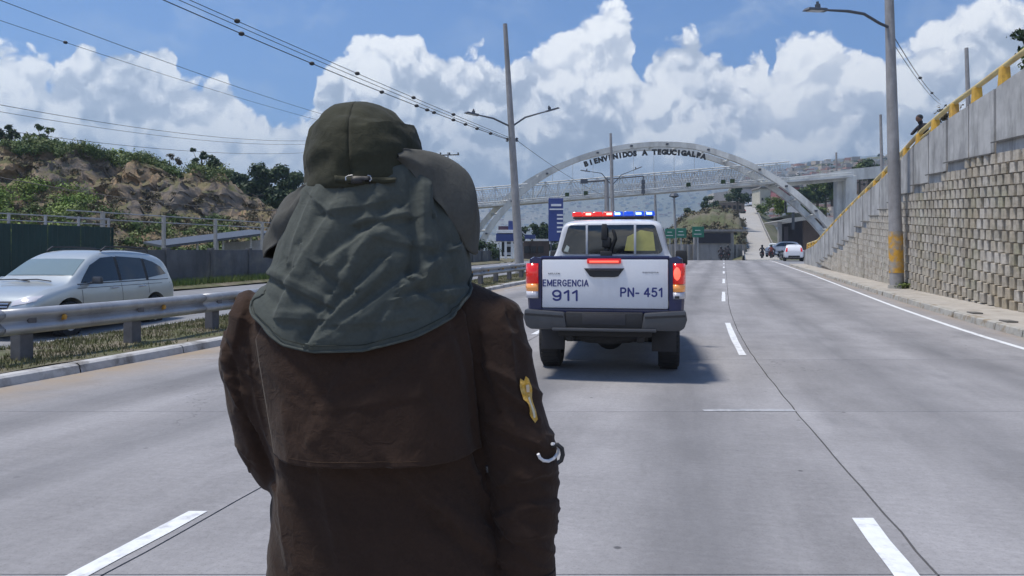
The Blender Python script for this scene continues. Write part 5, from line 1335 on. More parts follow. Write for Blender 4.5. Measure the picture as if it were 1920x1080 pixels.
GL = {'E': (.50, [[(.5, 1), (0, 1), (0, 0), (.5, 0)], [(0, .52), (.44, .52)]]), 'M': (.72, [[(0, 0), (0, 1), (.36, .15), (.72, 1), (.72, 0)]]),
      'R': (.56, [[(0, 0), (0, 1), (.30, 1)] + arc(.30, .75, .24, .25, 90, -90) + [(0, .5)], [(.28, .5), (.56, 0)]]), 'G': (.62, [arc(.32, .5, .32, .5, 40, 330, 12) + [(.60, .46), (.36, .46)]]),
      'N': (.58, [[(0, 0), (0, 1), (.58, 0), (.58, 1)]]), 'C': (.58, [arc(.32, .5, .32, .5, 42, 318, 12)]), 'I': (.0, [[(0, 0), (0, 1)]]), 'A': (.66, [[(0, 0), (.33, 1), (.66, 0)], [(.13, .33), (.53, .33)]]),
      'P': (.54, [[(0, 0), (0, 1), (.30, 1)] + arc(.30, .73, .24, .27, 90, -90) + [(0, .46)]]), '-': (.30, [[(0, .38), (.30, .38)]]), '9': (.52, [arc(.26, .69, .26, .31, 0, 360, 14), [(.52, .69), (.50, .30)] + arc(.26, .28, .25, .28, 0, -150, 7)]),
      '1': (.30, [[(0, .76), (.26, 1), (.26, 0)]]), '4': (.56, [[(.42, 0), (.42, 1), (0, .30), (.58, .30)]]), '5': (.52, [[(.48, 1), (.10, 1), (.05, .56)] + arc(.25, .33, .27, .31, 120, -150, 10)])}
def stroke_text(body, x0, z0, h, wtot, th=.085, gap=.30, sp=.35):
    wid = sum((GL[c][0] + gap if c != ' ' else sp) for c in body) - gap; sx = wtot / wid; x = x0
    for c in body:
        if c == ' ': x += sp * sx; continue
        gw, lines = GL[c]; mb = MB()
        for ln in lines:
            pts = [Vector((x + px * sx, .0785, z0 + pz * h)) for px, pz in ln]; r = th * h
            for k, p in enumerate(pts):     # flat print: chained bars with round joints
                mb.prism([(p.x + r * math.cos(t * math.tau / 8 + .39), p.z + r * math.sin(t * math.tau / 8 + .39)) for t in range(8)], .0770 + .0001 * (k % 3), .079)
                if k:
                    q = pts[k - 1]; d = Vector((p.x - q.x, p.z - q.z)); n_ = Vector((-d.y, d.x)).normalized() * r
                    mb.prism([(q.x + n_.x, q.z + n_.y), (p.x + n_.x, p.z + n_.y), (p.x - n_.x, p.z - n_.y), (q.x - n_.x, q.z - n_.y)], .07655 + .00013 * (k % 4), .079)
        mb.build('letter', M['navy_print'], tg); x += (gw + gap) * sx
stroke_text('EMERGENCIA', -.722, 1.108, .070, .535, th=.095)
stroke_text('911', -.605, .940, .112, .29, th=.105, gap=.26)
stroke_text('PN- 451', .195, .992, .095, .47, th=.10)
tx('HILUX', -.66, 1.247, .018, .14, .0).data.materials[0] = M['bumper']
o = tx('TOYOTA', .44, 1.262, .016, .19, 0); o.data.materials[0] = M['bumper']
for s in (-1, 1):
    # tail lamps
    def lampseg(z0, z1, m, nm):
        mb = MB(); rows = []
        for y, x in ((.085, .790), (.068, .815), (.07, .86), (.10, .900), (.18, .925), (.24, .938)):
            rows.append([(s * x, y, z0), (s * x, y - .008, (z0 + z1) / 2), (s * x, y, z1)])
        mb.grid(rows); o = mb.build(nm, m, pk, smooth=True); o.modifiers.new('s', 'SOLIDIFY').thickness = .02 * s; return o
    tl = lampseg(1.135, 1.375, M['tail_red'], 'tail_light')
    mb = MB(); mb.sphere((s * .835, .072, 1.255), .05, 12, 8, (.8, .4, 1.6)); mb.build('bulb_glow', M['tail_glow'], tl, smooth=True)
    lampseg(1.045, 1.131, M['amber'], 'indicator'); lampseg(.965, 1.041, M['clear_lamp'], 'reversing_light')
    pbox('reversing_reflector', (s * .835, .055, .985), (.05, .012, .03), M['black'], bevel=.004)
    # bumper step
    mb = MB(); mb.prism([(s * .46, .80), (s * .93, .835), (s * .945, .73), (s * .915, .635), (s * .86, .60), (s * .43, .60)], -.02, .20); mb.build('bumper_step', M['bumper'], pk, bevel=.02, smooth=True)
    mb = MB(); mb.prism([(s * .47, .765), (s * .925, .79), (s * .925, .765), (s * .47, .74)], -.028, -.015); mb.build('step_groove', M['black'], pk)
    pbox('mudflap', (s * .70, .80, .44), (.30, .02, .34), M['flap_rubber'], bevel=.005)
    pbox('exhaust' if s > 0 else 'spare_bracket', (s * .48, .72, .50), (.08, .5, .07), M['dark_metal'])
    for y_ in (1.25, 4.35): wheel(pk, s * .765, y_, .39, .265)
    # mirrors
    mb = MB(); mb.box((s * 1.02, 3.55, 1.46), (.20, .12, .24), taper=.85); mb.box((s * .92, 3.56, 1.40), (.14, .06, .05)); mb.build('mirror', M['black'], pk, bevel=.03, smooth=True)
pbox('bumper_centre', (0, .06, .71), (.90, .12, .19), M['black'], bevel=.015)
pbox('plate_recess', (0, -.005, .725), (.50, .012, .13), M['flap_rubber'], bevel=.004)
pbox('bumper_lip', (0, .0, .605), (1.20, .10, .035), M['bumper'], bevel=.01)
mb = MB(); mb.tube([(-.7, 1.25, .39), (.7, 1.25, .39)], .055, 10); mb.sphere((0, 1.25, .40), .17, 14, 10, (1.1, .8, 1)); mb.build('axle', M['dark_metal'], pk, smooth=True)
for (c, sz) in (((0, 2.6, .52), (1.0, 4.4, .16)), ((0, .5, .56), (1.1, .7, .10)), ((-.42, 1.0, .5), (.08, 1.6, .12)), ((.42, 1.0, .5), (.08, 1.6, .12))): pbox('chassis', c, sz, M['dark_metal'])
mb = MB(); mb.lathe([(.001, -.1), (.33, -.1), (.36, 0), (.33, .1), (.001, .1)], 20, Matrix.Translation((0, .72, .50)), axis='Z'); mb.build('spare_wheel', M['rubber'], pk, smooth=True)
# lower body: doors, bonnet
low = loft_body([(1.68, .90, .50, 1.22, 1.44, .80), (1.75, .925, .46, 1.25, 1.47, .82), (2.6, .93, .44, 1.26, 1.47, .82), (3.6, .93, .44, 1.24, 1.42, .82), (3.9, .93, .44, 1.18, 1.30, .80), (4.5, .92, .44, 1.12, 1.22, .76), (5.0, .89, .46, 1.04, 1.12, .70), (5.22, .82, .50, .92, .98, .62), (5.27, .72, .54, .85, .88, .55)], 'lower_body', M['navy'], pk, arches=((4.35, .39, .46),))
cab = loft_body([(1.66, .80, 1.38, 1.50, 1.90, .66), (1.70, .835, 1.34, 1.50, 1.955, .68), (1.9, .85, 1.32, 1.50, 1.99, .69), (2.6, .855, 1.32, 1.49, 2.01, .70), (3.1, .855, 1.32, 1.48, 1.985, .69), (3.4, .855, 1.32, 1.46, 1.86, .69), (3.85, .85, 1.30, 1.42, 1.52, .72), (4.0, .83, 1.28, 1.36, 1.40, .72)], 'cab', M['white_car'], pk)
cb = bvh_of(cab)
def rrect(x0, x1, z0, z1, dx=.09, r=.05, n=4):
    pts = []
    for cx, cz, a0 in ((x1 - r, z0 + r, -90), (x1 - r - dx, z1 - r, 0), (x0 + r + dx, z1 - r, 90), (x0 + r, z0 + r, 180)):
        for k in range(n + 1): a = math.radians(a0 + 90 * k / n); pts.append((cx + r * math.cos(a), cz + r * math.sin(a)))
    return pts
rw = patch(cb, [(x, -3, z) for x, z in rrect(-.695, .695, 1.505, 1.905, .085, .06)], (0, -1, 0), 'rear_window', M['glass'], pk, off=.012, cuts=5)
for x in (-.335, .325):
    pbox('window_bar', (x, 1.635, 1.705), (.032, .03, .43), M['white_car'], bevel=.006)
# side windows and windscreen, then coloured patches laid on the rear glass
for s in (-1, 1):
    d = (s, 0, .15)
    patch(cb, side_poly([(3.66, 1.50), (2.72, 1.51), (2.72, 1.88), (3.18, 1.86)], s), d, 'side_window', M['glass'], pk, off=.01)
    patch(cb, side_poly([(2.64, 1.51), (1.84, 1.53), (1.90, 1.84), (2.64, 1.88)], s), d, 'side_window', M['glass'], pk, off=.01)
patch(cb, front_poly([(-.70, 1.50), (.70, 1.50), (.60, 1.90), (-.60, 1.90)]), (0, 1, .4), 'windscreen', M['glass'], pk, off=.012)
vm = mat('yellow_gloss', (.32, .28, .03), .35, coat=.6)
o = patch(cb, [(x, -3, z) for x, z in ((.18, 1.545), (.60, 1.545), (.57, 1.80), (.40, 1.83), (.22, 1.74))], (0, -1, 0), 'yellow_panel', mat('yellow_patch', (.40, .37, .08), .25, var=.25, vscale=5, coat=1.0), rw, off=.016)  # opaque yellow patch lying on the rear glass
o = patch(cb, [(x, -3, z) for x, z in ((-.66, 1.54), (-.60, 1.53), (-.58, 1.60), (-.62, 1.63))], (0, -1, 0), 'sticker', mat('pale_sticker', (.5, .55, .5), .4), rw, off=.016)
# weapon mount standing in the bed against the glass
mt = MB(); mt.tube([(-.06, 1.52, .83), (-.06, 1.52, 1.62)], .035, 8); mt.box((-.06, 1.52, 1.66), (.11, .12, .14)); mt.box((-.085, 1.50, 1.80), (.085, .10, .22), taper=.8); mt.tube([(-.02, 1.5, 1.5), (.06, 1.5, 1.72), (.03, 1.5, 1.84)], .022, 6); mt.box((-.06, 1.5, 1.48), (.16, .1, .12)); mt.build('mount', M['black'], pk, bevel=.01, smooth=True)
# light bar
lbar = pbox('light_bar', (0, 2.25, 2.035), (1.16, .26, .03), M['black'], bevel=.008)
for i in range(8):
    x = -.525 + .15 * i; red = i < 4; hot = i in (1, 3, 4, 6, 7)
    mb = MB(); mb.box((x, 2.25, 2.088), (.146, .25, .068), taper=.9); seg = mb.build('beacon', M['lb_red'] if red else M['lb_blue'], lbar, bevel=.012, smooth=True)
    if hot: mb = MB(); mb.box((x + (.02 if red else -.01), 2.122, 2.088), (.08, .012, .034)); mb.build('lamp_lit', M['lb_red_hot'] if red else M['lb_blue_hot'], lbar, bevel=.006)

# ---- small vehicles far off
def place_copy(src, loc, rz, label, group): o = copy_tree(src); o.location = loc; o.rotation_euler = (0, 0, rz); o['label'] = label; o['group'] = group; return o
GC = 'cars waiting past the end of the wall'
c0 = P(1489, 490, 72); wcar = make_suv((c0.x, c0.y, c0.z), -.32, M['white_car'], 'white suv seen from behind just past the end of the retaining wall', GC)
for (px, py, Y, rz, lab) in ((1464, 482, 104, 2.5, 'white car crossing in front of the workshop, left of the white suv'), (1454, 476, 118, 2.7, 'white car partly hidden behind the first one at the workshop'), (1500, 476, 100, 1.3, 'white car half hidden by the wall end beyond the white suv'), (1320, 488, 150, 2.9, 'small white car below the rightmost green sign')):
    q = P(px, py, Y); place_copy(wcar, (q.x, q.y, q.z), rz, lab, GC)
GH = 'cars at the top of the hill road'
dcar = make_suv(tuple(HR(.86, .25)), .1, M['black'], 'dark car driving up the hill road', GH)
for t_, u, lab in ((.99, .2, 'car at the top left of the hill road'), (1.0, .75, 'car at the top right of the hill road')): q = HR(t_, u); place_copy(wcar, (q.x, q.y, q.z), .1, lab, GH)

# ------------------------------------------------------------------ simple skinned figures
def skin_body(name, joints, bones, radii, m, parent, sub=1, location=(0, 0, 0)):
    me = bpy.data.meshes.new(name); names = list(joints); me.from_pydata([joints[n] for n in names], [(names.index(a), names.index(b)) for a, b in bones], [])
    o = bpy.data.objects.new(name, me); COL.objects.link(o); o.parent = parent
    sk = o.modifiers.new('skin', 'SKIN'); sk.use_smooth_shade = True
    for i, n in enumerate(names):
        r = radii[n]; r = r if isinstance(r, tuple) else (r, r); me.skin_vertices[0].data[i].radius = r; me.skin_vertices[0].data[i].use_root = (i == 0)
    ss_ = o.modifiers.new('ss', 'SUBSURF'); ss_.levels = sub; ss_.render_levels = sub
    applied(o); o.data.materials.clear(); o.data.materials.append(m)
    o.data.polygons.foreach_set('use_smooth', [True] * len(o.data.polygons)); return o
M['skin'] = mat('skin', (.20, .11, .075), .6)
M['cloth_dark'] = mat('dark_cloth', (.03, .028, .035), .9, var=.2)
M['cloth_red'] = mat('red_brown_cloth', (.14, .035, .03), .9, var=.2)
def rider_bike(loc, rz, label, group, shirt):
    t = empty('motorcycle', loc, rz, label, 'motorcycle', group)
    for y in (-.62, .62):
        mb = MB(); mb.lathe([(.22, -.05), (.30, -.05), (.30, .05), (.22, .05), (.22, -.05)], 18, Matrix.Translation((0, y, .30)), axis='X'); mb.lathe([(.001, -.02), (.22, -.02), (.22, .02), (.001, .02)], 12, Matrix.Translation((0, y, .3)), axis='X'); mb.build('wheel', M['rubber'], t, smooth=True)
    mb = MB(); mb.tube([(0, -.62, .3), (0, -.2, .62), (0, .35, .68), (0, .62, .3)], .05, 6); mb.box((0, 0, .42), (.28, .42, .3)); mb.box((0, .18, .75), (.26, .4, .2), taper=.8); mb.build('frame', M['black'], t, bevel=.02)
    mb = MB(); mb.box((0, -.3, .78), (.26, .62, .09)); mb.build('seat', M['black'], t, bevel=.02)
    mb = MB(); mb.tube([(-.34, .38, 1.02), (0, .45, .98), (.34, .38, 1.02)], .02, 6); mb.tube([(0, .62, .3), (0, .45, .98)], .03, 6); mb.build('handlebar', M['bumper'], t)
    pl = MB(); pl.box((0, -.86, .62), (.10, .02, .07)); pl.build('tail_lamp', mat('small_tail_red', (.3, .02, .02), .4), t)
    return t
J = {'pel': (0, -.22, .88), 'chest': (0, -.12, 1.22), 'neck': (0, -.08, 1.44), 'head': (0, -.05, 1.62), 'sl': (-.18, -.1, 1.38), 'sr': (.18, -.1, 1.38), 'el': (-.32, .12, 1.16), 'er': (.32, .12, 1.16), 'wl': (-.32, .36, 1.04), 'wr': (.32, .36, 1.04),
     'hl': (-.14, -.18, .84), 'hr': (.14, -.18, .84), 'kl': (-.24, .18, .72), 'kr': (.24, .18, .72), 'al': (-.22, .02, .32), 'ar': (.22, .02, .32), 'fl': (-.22, .18, .28), 'fr': (.22, .18, .28)}
Bn = [('pel', 'chest'), ('chest', 'neck'), ('neck', 'head'), ('chest', 'sl'), ('sl', 'el'), ('el', 'wl'), ('chest', 'sr'), ('sr', 'er'), ('er', 'wr'), ('pel', 'hl'), ('hl', 'kl'), ('kl', 'al'), ('al', 'fl'), ('pel', 'hr'), ('hr', 'kr'), ('kr', 'ar'), ('ar', 'fr')]
Rd = {'pel': .15, 'chest': .17, 'neck': .07, 'head': .12, 'sl': .08, 'sr': .08, 'el': .06, 'er': .06, 'wl': .04, 'wr': .04, 'hl': .10, 'hr': .10, 'kl': .08, 'kr': .08, 'al': .055, 'ar': .055, 'fl': .05, 'fr': .05}
def rider(loc, rz, label, group, m):
    t = empty('person', loc, rz, label, 'person', group)
    skin_body('body', J, Bn, Rd, m, t)
    mb = MB(); mb.sphere((0, -.05, 1.65), .155, 14, 10, (1, 1.15, 1)); mb.build('helmet', M['black'], t, smooth=True)
    return t
GM, GP = 'motorcycles ahead on the road', 'riders on the motorcycles ahead'
def zroad(p): return p
mk = rider_bike(tuple(P(1352, 489, 90)), -.2, 'leftmost motorcycle of the group at the road crest', GM, 0)
pr = rider(tuple(P(1352, 489, 90)), -.2, 'rider in dark clothes on the leftmost motorcycle at the crest', GP, M['cloth_dark'])
for (px, py, Y, lm_, lr) in ((1360, 488, 97, 'middle motorcycle of the group at the road crest', 'rider on the middle motorcycle at the crest'), (1365, 487, 88, 'rightmost motorcycle of the group at the road crest', 'rider on the rightmost motorcycle at the crest'),
                            (1429, 484, 98, 'motorcycle standing at the foot of the hill road', 'rider at the foot of the hill road'), (1446, 484, 96, 'motorcycle between the hill road and the white cars', 'rider between the hill road and the white cars')):
    q = P(px, py, Y); o = copy_tree(mk); o.location = q; o['label'] = lm_; o = copy_tree(pr); o.location = q; o['label'] = lr
    if px in (1359, 1446):
        for ch in children_of(o):
            if ch.name.startswith('body'): ch.material_slots[0].link = 'OBJECT'; ch.material_slots[0].material = M['cloth_red']
# man leaning on the railing over the wall
wy = 26.2; wp = W(wy, -.62, lerp_table(TOP, wy) - .42)
Jm = {'pel': (0, 0, .92), 'chest': (0, .08, 1.25), 'neck': (0, .16, 1.46), 'head': (0, .22, 1.62), 'sl': (-.19, .12, 1.40), 'sr': (.19, .12, 1.40), 'el': (-.30, .30, 1.16), 'er': (.30, .30, 1.16), 'wl': (-.15, .42, 1.14), 'wr': (.15, .42, 1.14),
      'hl': (-.11, 0, .88), 'hr': (.11, 0, .88), 'kl': (-.12, 0, .48), 'kr': (.12, 0, .48), 'al': (-.12, -.02, .08), 'ar': (.12, -.02, .08), 'fl': (-.13, .14, .04), 'fr': (.13, .14, .04)}
mn = empty('person', wp, math.atan2(1, -.27) + .0 , 'man in dark clothes leaning on the yellow railing above the wall', 'person')
mn.rotation_euler = (0, 0, math.radians(95))
skin_body('body', Jm, Bn, {**Rd, 'al': .05, 'ar': .05}, M['cloth_dark'], mn)
mb = MB(); mb.sphere((0, .235, 1.66), .115, 14, 10, (.85, 1, 1.15)); mb.build('head', M['skin'], mn, smooth=True)
mb = MB(); mb.sphere((0, .215, 1.70), .12, 14, 10, (.9, 1.0, .9)); mb.build('hair', M['black'], mn, smooth=True)
# ------------------------------------------------------------------ the officer in the foreground
PX0, PY0 = -0.30, 1.53
def cloth(name, col, var=.10, weave=420, rough=.92, col2=None, sheen=.0, strength=.35):
    m = bpy.data.materials.new(name); m.use_nodes = True; nt = NT(m.node_tree); b = m.node_tree.nodes['Principled BSDF']
    tcn = nt.node('ShaderNodeTexCoord'); v = tcn.outputs['Object']
    n = nt.noise(v, 9, 5, .65); k = nt.maprange(n, .3, .7, 1 - var, 1 + var); n3 = nt.noise(v, 130, 2, .6); k = nt.math('MULTIPLY', k, nt.maprange(n3, .3, .7, .92, 1.08))
    cc = nt.node('ShaderNodeCombineXYZ')
    for i in range(3): nt.put(cc.inputs[i], k)
    base = rgba(col)
    if col2: base = nt.mix(nt.maprange(nt.noise(v, 3.2, 3, .5), .42, .6, 0, 1), rgba(col), rgba(col2))
    nt.put(b.inputs['Base Color'], nt.mix(1.0, base, cc.outputs[0], 'MULTIPLY'))
    b.inputs['Roughness'].default_value = rough; b.inputs['Specular IOR Level'].default_value = .2
    b.inputs['Sheen Weight'].default_value = sheen; b.inputs['Sheen Roughness'].default_value = .5
    wv = nt.math('ADD', nt.noise(nt.vmath('MULTIPLY', v, (1, 1, .12)), weave, 1, .5), nt.noise(nt.vmath('MULTIPLY', v, (.12, .12, 1)), weave, 1, .5))
    wr = nt.math('ADD', nt.noise(v, 16, 5, .6, .5), nt.math('MULTIPLY', nt.math('ABSOLUTE', nt.math('SUBTRACT', nt.noise(v, 34, 3, .5, .8), .5)), -1.6))
    bn = nt.node('ShaderNodeBump'); bn.inputs['Strength'].default_value = strength; bn.inputs['Distance'].default_value = .004
    nt.put(bn.inputs['Height'], nt.math('ADD', nt.math('MULTIPLY', wv, .10), nt.math('MULTIPLY', wr, 1.0))); nt.l.new(bn.outputs[0], b.inputs['Normal'])
    return m
M['jacket'] = cloth('brown_jacket_cloth', (.035, .0205, .0145), .10, col2=(.039, .0225, .0155), sheen=.06, strength=.5)
M['cape'] = cloth('olive_cape_cloth', (.062, .072, .067), .07, col2=(.070, .079, .071), sheen=.05, strength=.3)
M['cap'] = cloth('olive_cap_cloth', (.030, .032, .023), .12, col2=(.038, .039, .026), sheen=.04, strength=.4)
M['trouser'] = cloth('trouser_cloth', (.02, .014, .011))
M['boot'] = mat('boot_leather', (.012, .011, .01), .45)
off_ = empty('person', (PX0, PY0, 0), 0, 'person from behind in brown jacket and olive hat with long neck cape', 'person')
def toPX(p): return (960 + F * p[0] / p[1], HOR - F * (p[2] - HCAM) / p[1])

# body (continuous, mostly under the clothes)
def L(px, Y, Z): return ((px - 960) / F * Y - PX0, Y - PY0, Z)
sh_r, el_r, wr_r = (.185, .0, 1.30), (.315, -.01, 1.00), (.325, -.035, .76)
sh_l, el_l, wr_l = (-.20, .0, 1.28), (-.235, .00, .98), (-.10, .25, .96)
JB = {'pel': (0.01, .02, .95), 'waist': (0, .0, 1.08), 'chest': (0, .01, 1.26), 'neck': (0, .03, 1.42), 'skull': (0, .04, 1.56), 'brow': (0, .045, 1.63), 'nose': (-.01, .15, 1.56),
      'shl': sh_l, 'ell': el_l, 'wrl': wr_l, 'pml': (-.06, .32, .955), 'shr': sh_r, 'elr': el_r, 'wrr': wr_r, 'pmr': (.32, -.03, .67),
      'hpl': (-.09, .03, .88), 'knl': (-.11, .05, .48), 'anl': (-.12, .02, .09), 'tol': (-.13, .16, .045), 'hpr': (.10, .03, .88), 'knr': (.12, .05, .48), 'anr': (.13, .02, .09), 'tor': (.15, .16, .045)}
BB = [('pel', 'waist'), ('waist', 'chest'), ('chest', 'neck'), ('neck', 'skull'), ('skull', 'brow'), ('skull', 'nose'), ('chest', 'shl'), ('shl', 'ell'), ('ell', 'wrl'), ('wrl', 'pml'), ('chest', 'shr'), ('shr', 'elr'), ('elr', 'wrr'), ('wrr', 'pmr'),
      ('pel', 'hpl'), ('hpl', 'knl'), ('knl', 'anl'), ('anl', 'tol'), ('pel', 'hpr'), ('hpr', 'knr'), ('knr', 'anr'), ('anr', 'tor')]
RB = {'pel': .13, 'waist': .125, 'chest': .14, 'neck': .06, 'skull': .085, 'brow': .08, 'nose': .012, 'shl': .06, 'ell': .045, 'wrl': .028, 'pml': (.036, .016), 'shr': .06, 'elr': .045, 'wrr': .028, 'pmr': (.036, .016),
      'hpl': .085, 'knl': .06, 'anl': .04, 'tol': .035, 'hpr': .085, 'knr': .06, 'anr': .04, 'tor': .035}
def fingers(tag_, palm, fwd, side, curl):
    fwd, side, curl = Vector(fwd).normalized(), Vector(side).normalized(), Vector(curl).normalized(); p = Vector(palm)
    for i, (o, ln) in enumerate(((-.032, .075), (-.011, .085), (.011, .080), (.031, .062))):
        a = p + side * o + fwd * .035; b_ = a + fwd * ln * .5 + curl * .008; c = b_ + (fwd * .75 + curl * .65).normalized() * ln * .45
        for nm, q, r in (('a', a, .010), ('b', b_, .009), ('c', c, .0075)): JB[f'{tag_}{i}{nm}'] = tuple(q); RB[f'{tag_}{i}{nm}'] = r
        BB.extend([('pm' + tag_, f'{tag_}{i}a'), (f'{tag_}{i}a', f'{tag_}{i}b'), (f'{tag_}{i}b', f'{tag_}{i}c')])
    a = p - side * .045 - fwd * .01 + curl * .01; b_ = a + (fwd * .8 - side * .5 + curl * .3).normalized() * .05
    for nm, q, r in (('a', a, .012), ('b', b_, .009)): JB[f'{tag_}t{nm}'] = tuple(q); RB[f'{tag_}t{nm}'] = r
    BB.extend([('pm' + tag_, f'{tag_}ta'), (f'{tag_}ta', f'{tag_}tb')])
fingers('r', (.32, -.03, .67), (0, .05, -1), (0, 1, 0), (-1, 0, 0)); fingers('l', (-.06, .32, .955), (.4, .9, -.1), (.9, -.4, 0), (0, 0, -1))
skin_body('body', JB, BB, RB, M['skin'], off_, 1)
for s in (-1, 1):
    mb = MB(); c = JB['anl'] if s < 0 else JB['anr']; mb.box((c[0] + s * .01, c[1] + .055, .06), (.10, .28, .11), taper=.8); mb.tube([(c[0], c[1], .05), (c[0], c[1] + .005, .24)], [.062, .07], 12); mb.build('boot', M['boot'], off_, bevel=.018, smooth=True)
mb = MB()
for s in (-1, 1):
    h_, k_2, a_ = (JB['hpl'], JB['knl'], JB['anl']) if s < 0 else (JB['hpr'], JB['knr'], JB['anr'])
    mb.tube([(h_[0] * .7, h_[1], .95), h_, (h_[0] * 1.1, h_[1] + .01, .70), k_2, (k_2[0], k_2[1] - .02, .3), (a_[0], a_[1], .15)], [.12, .125, .105, .085, .08, .085], 16)
o = mb.build('trousers', M['trouser'], off_); r_ = o.modifiers.new('r', 'REMESH'); r_.mode = 'VOXEL'; r_.voxel_size = .015; sm = o.modifiers.new('s', 'SMOOTH'); sm.iterations = 4; applied(o)
o.data.materials.clear(); o.data.materials.append(M['trouser']); o.data.polygons.foreach_set('use_smooth', [True] * len(o.data.polygons))

# ---- jacket
def ring(z, xl, xr, yb, yf, n=48, pw=2.5):
    cx, cy, a, b_ = (xl + xr) / 2, (yb + yf) / 2, (xr - xl) / 2, (yf - yb) / 2; out = []
    for k in range(n):
        t = math.tau * k / n; c, s = math.cos(t), math.sin(t)
        out.append((cx + a * math.copysign(abs(c) ** (2 / pw), c), cy + b_ * math.copysign(abs(s) ** (2 / pw), s), z))
    return out
def X_(px, Y=1.50): return (px - 960) / F * Y - PX0
def Z_(py, Y=1.50): return HCAM + (HOR - py) / F * Y
TR = [(.58, 478, 962, -.165, .20), (.66, 486, 955, -.162, .19), (.754, 499, 945, -.158, .18), (.85, 503, 930, -.152, .17), (.95, 506, 912, -.148, .17), (1.05, 498, 905, -.150, .17), (1.13, 488, 905, -.155, .165), (1.20, 474, 912, -.155, .155),
      (1.25, 462, 918, -.148, .14), (1.29, 462, 925, -.135, .12), (1.325, 472, 918, -.115, .10), (1.355, 508, 872, -.09, .085), (1.385, 590, 780, -.065, .08), (1.43, 615, 755, -.05, .085)]
mb = MB(); rr = [ring(z, X_(a), X_(b_), yb, yf) for z, a, b_, yb, yf in TR]; n = 48
for r in rr: mb.v += r
for i in range(len(rr) - 1):
    for k in range(n): mb.f.append((i * n + k, i * n + (k + 1) % n, (i + 1) * n + (k + 1) % n, (i + 1) * n + k)); mb.m.append(0)
mb.f.append(tuple(reversed(range(n)))); mb.m.append(0); mb.f.append(tuple((len(rr) - 1) * n + k for k in range(n))); mb.m.append(0)
def sleeve(pts, rs): mb.tube(pts, rs, 24)
sleeve([(X_(800), 0, 1.275), (X_(862), 0, 1.275), (X_(910), 0, 1.262), (X_(932), -.01, 1.17), (X_(953), -.015, 1.08), (X_(975), -.015, 1.0), (X_(985), -.02, .93), (X_(985), -.03, .85), (X_(986), -.035, .78), (X_(987), -.035, .745)],
       [.085, .088, .086, .079, .076, .077, .070, .062, .055, .056])
sleeve([(X_(560), 0, 1.27), (X_(487), 0, 1.262), (X_(476), 0, 1.20), (X_(490), -.005, 1.12), (X_(503), -.0, 1.04), (X_(520), .02, .975), (X_(540), .08, .95), (X_(590), .20, .965), (X_(640), .28, .965)],
       [.08, .084, .083, .079, .074, .070, .066, .056, .05])
jk = mb.build('jacket', M['jacket'], off_)
r_ = jk.modifiers.new('r', 'REMESH'); r_.mode = 'VOXEL'; r_.voxel_size = .0085; sm = jk.modifiers.new('s', 'SMOOTH'); sm.iterations = 9; sm.factor = .6
applied(jk); sb_ = jk.modifiers.new('ss', 'SUBSURF'); sb_.levels = 1; sb_.subdivision_type = 'SIMPLE'; applied(jk)
def seg_d(px, py, s):
    x0, y0, x1, y1 = s[:4]; dx, dy = x1 - x0, y1 - y0; L2 = dx * dx + dy * dy; t = ((px - x0) * dx + (py - y0) * dy) / L2; tc_ = min(1, max(0, t))
    qx, qy = px - (x0 + dx * tc_), py - (y0 + dy * tc_); Ln = math.sqrt(L2); sd = (qx * dy - qy * dx) / Ln
    d = math.hypot(qx, qy); return (sd if abs(sd) > 1e-6 else 0), d, tc_
def creases(px, py, segs):
    h = 0.0
    for s in segs:
        sd, d, t = seg_d(px, py, s); wdt, amp, asym = s[4], s[5], s[6]
        if d > wdt * 4: continue
        e = math.exp(-1.5 * d / wdt) * (0.35 + .65 * math.sin(math.pi * min(1, max(0, t * .9 + .05))))
        h += amp * (e + asym * math.copysign(1, sd) * min(1.6, d / wdt) * math.exp(-(d / (wdt * 2.0)) ** 2))
    return h
JC = [(455, 547, 422, 663, 9, .007, .6), (470, 560, 445, 640, 7, .005, -.5), (844, 575, 872, 702, 9, -.012, .3), (872, 702, 896, 880, 9, -.012, .3),
      (428, 640, 455, 769, 9, -.010, .3), (455, 769, 507, 900, 9, -.012, .3), (755, 880, 833, 969, 14, .006, .7), (833, 969, 925, 1045, 14, .007, .7), (905, 640, 935, 760, 10, .006, .7), (950, 600, 965, 700, 10, .005, -.6),
      (930, 800, 1040, 850, 10, .006, .6), (960, 905, 1045, 880, 9, .006, .6), (950, 960, 1030, 940, 8, .005, -.6), (960, 1010, 1035, 1000, 8, .005, .5), (915, 700, 975, 760, 9, .005, .6), (890, 900, 950, 1000, 12, .006, .6), (520, 900, 540, 1060, 14, .005, .6), (600, 900, 640, 1070, 18, .004, .7), (430, 720, 470, 800, 8, .006, .5), (560, 640, 620, 700, 10, .003, .5), (470, 700, 510, 860, 8, .004, .5), (840, 640, 790, 720, 12, .003, .6)]
me = jk.data; co = np.empty(len(me.vertices) * 3); me.vertices.foreach_get('co', co); co = co.reshape(-1, 3)
no = np.empty(len(me.vertices) * 3); me.vertices.foreach_get('normal', no); no = no.reshape(-1, 3)
for i in range(len(co)):
    x, y, z = co[i]; wx, wy_, wz = x + PX0, y + PY0, z; px, py = toPX((wx, wy_, wz)); h = 0
    if no[i][1] < .25: h += creases(px, py, JC) * min(1, max(0, .25 - no[i][1]) * 3)
    arm = 1.0 if (px > 905 or px < 470) else .35
    rg = 1 - abs(fbm(x * 5 + 3, y * 5, z * 14 + x * 9, 3)) * 2; rg2 = 1 - abs(fbm(x * 13, y * 13, z * 11 + 5, 3)) * 2
    h *= 1.35; h += arm * .0050 * max(0, rg) ** 2 * 1.1 + .0010 * rg2 + .003 * fbm(x * 3, y * 3, z * 3 + 8, 2)
    co[i] += no[i] * h
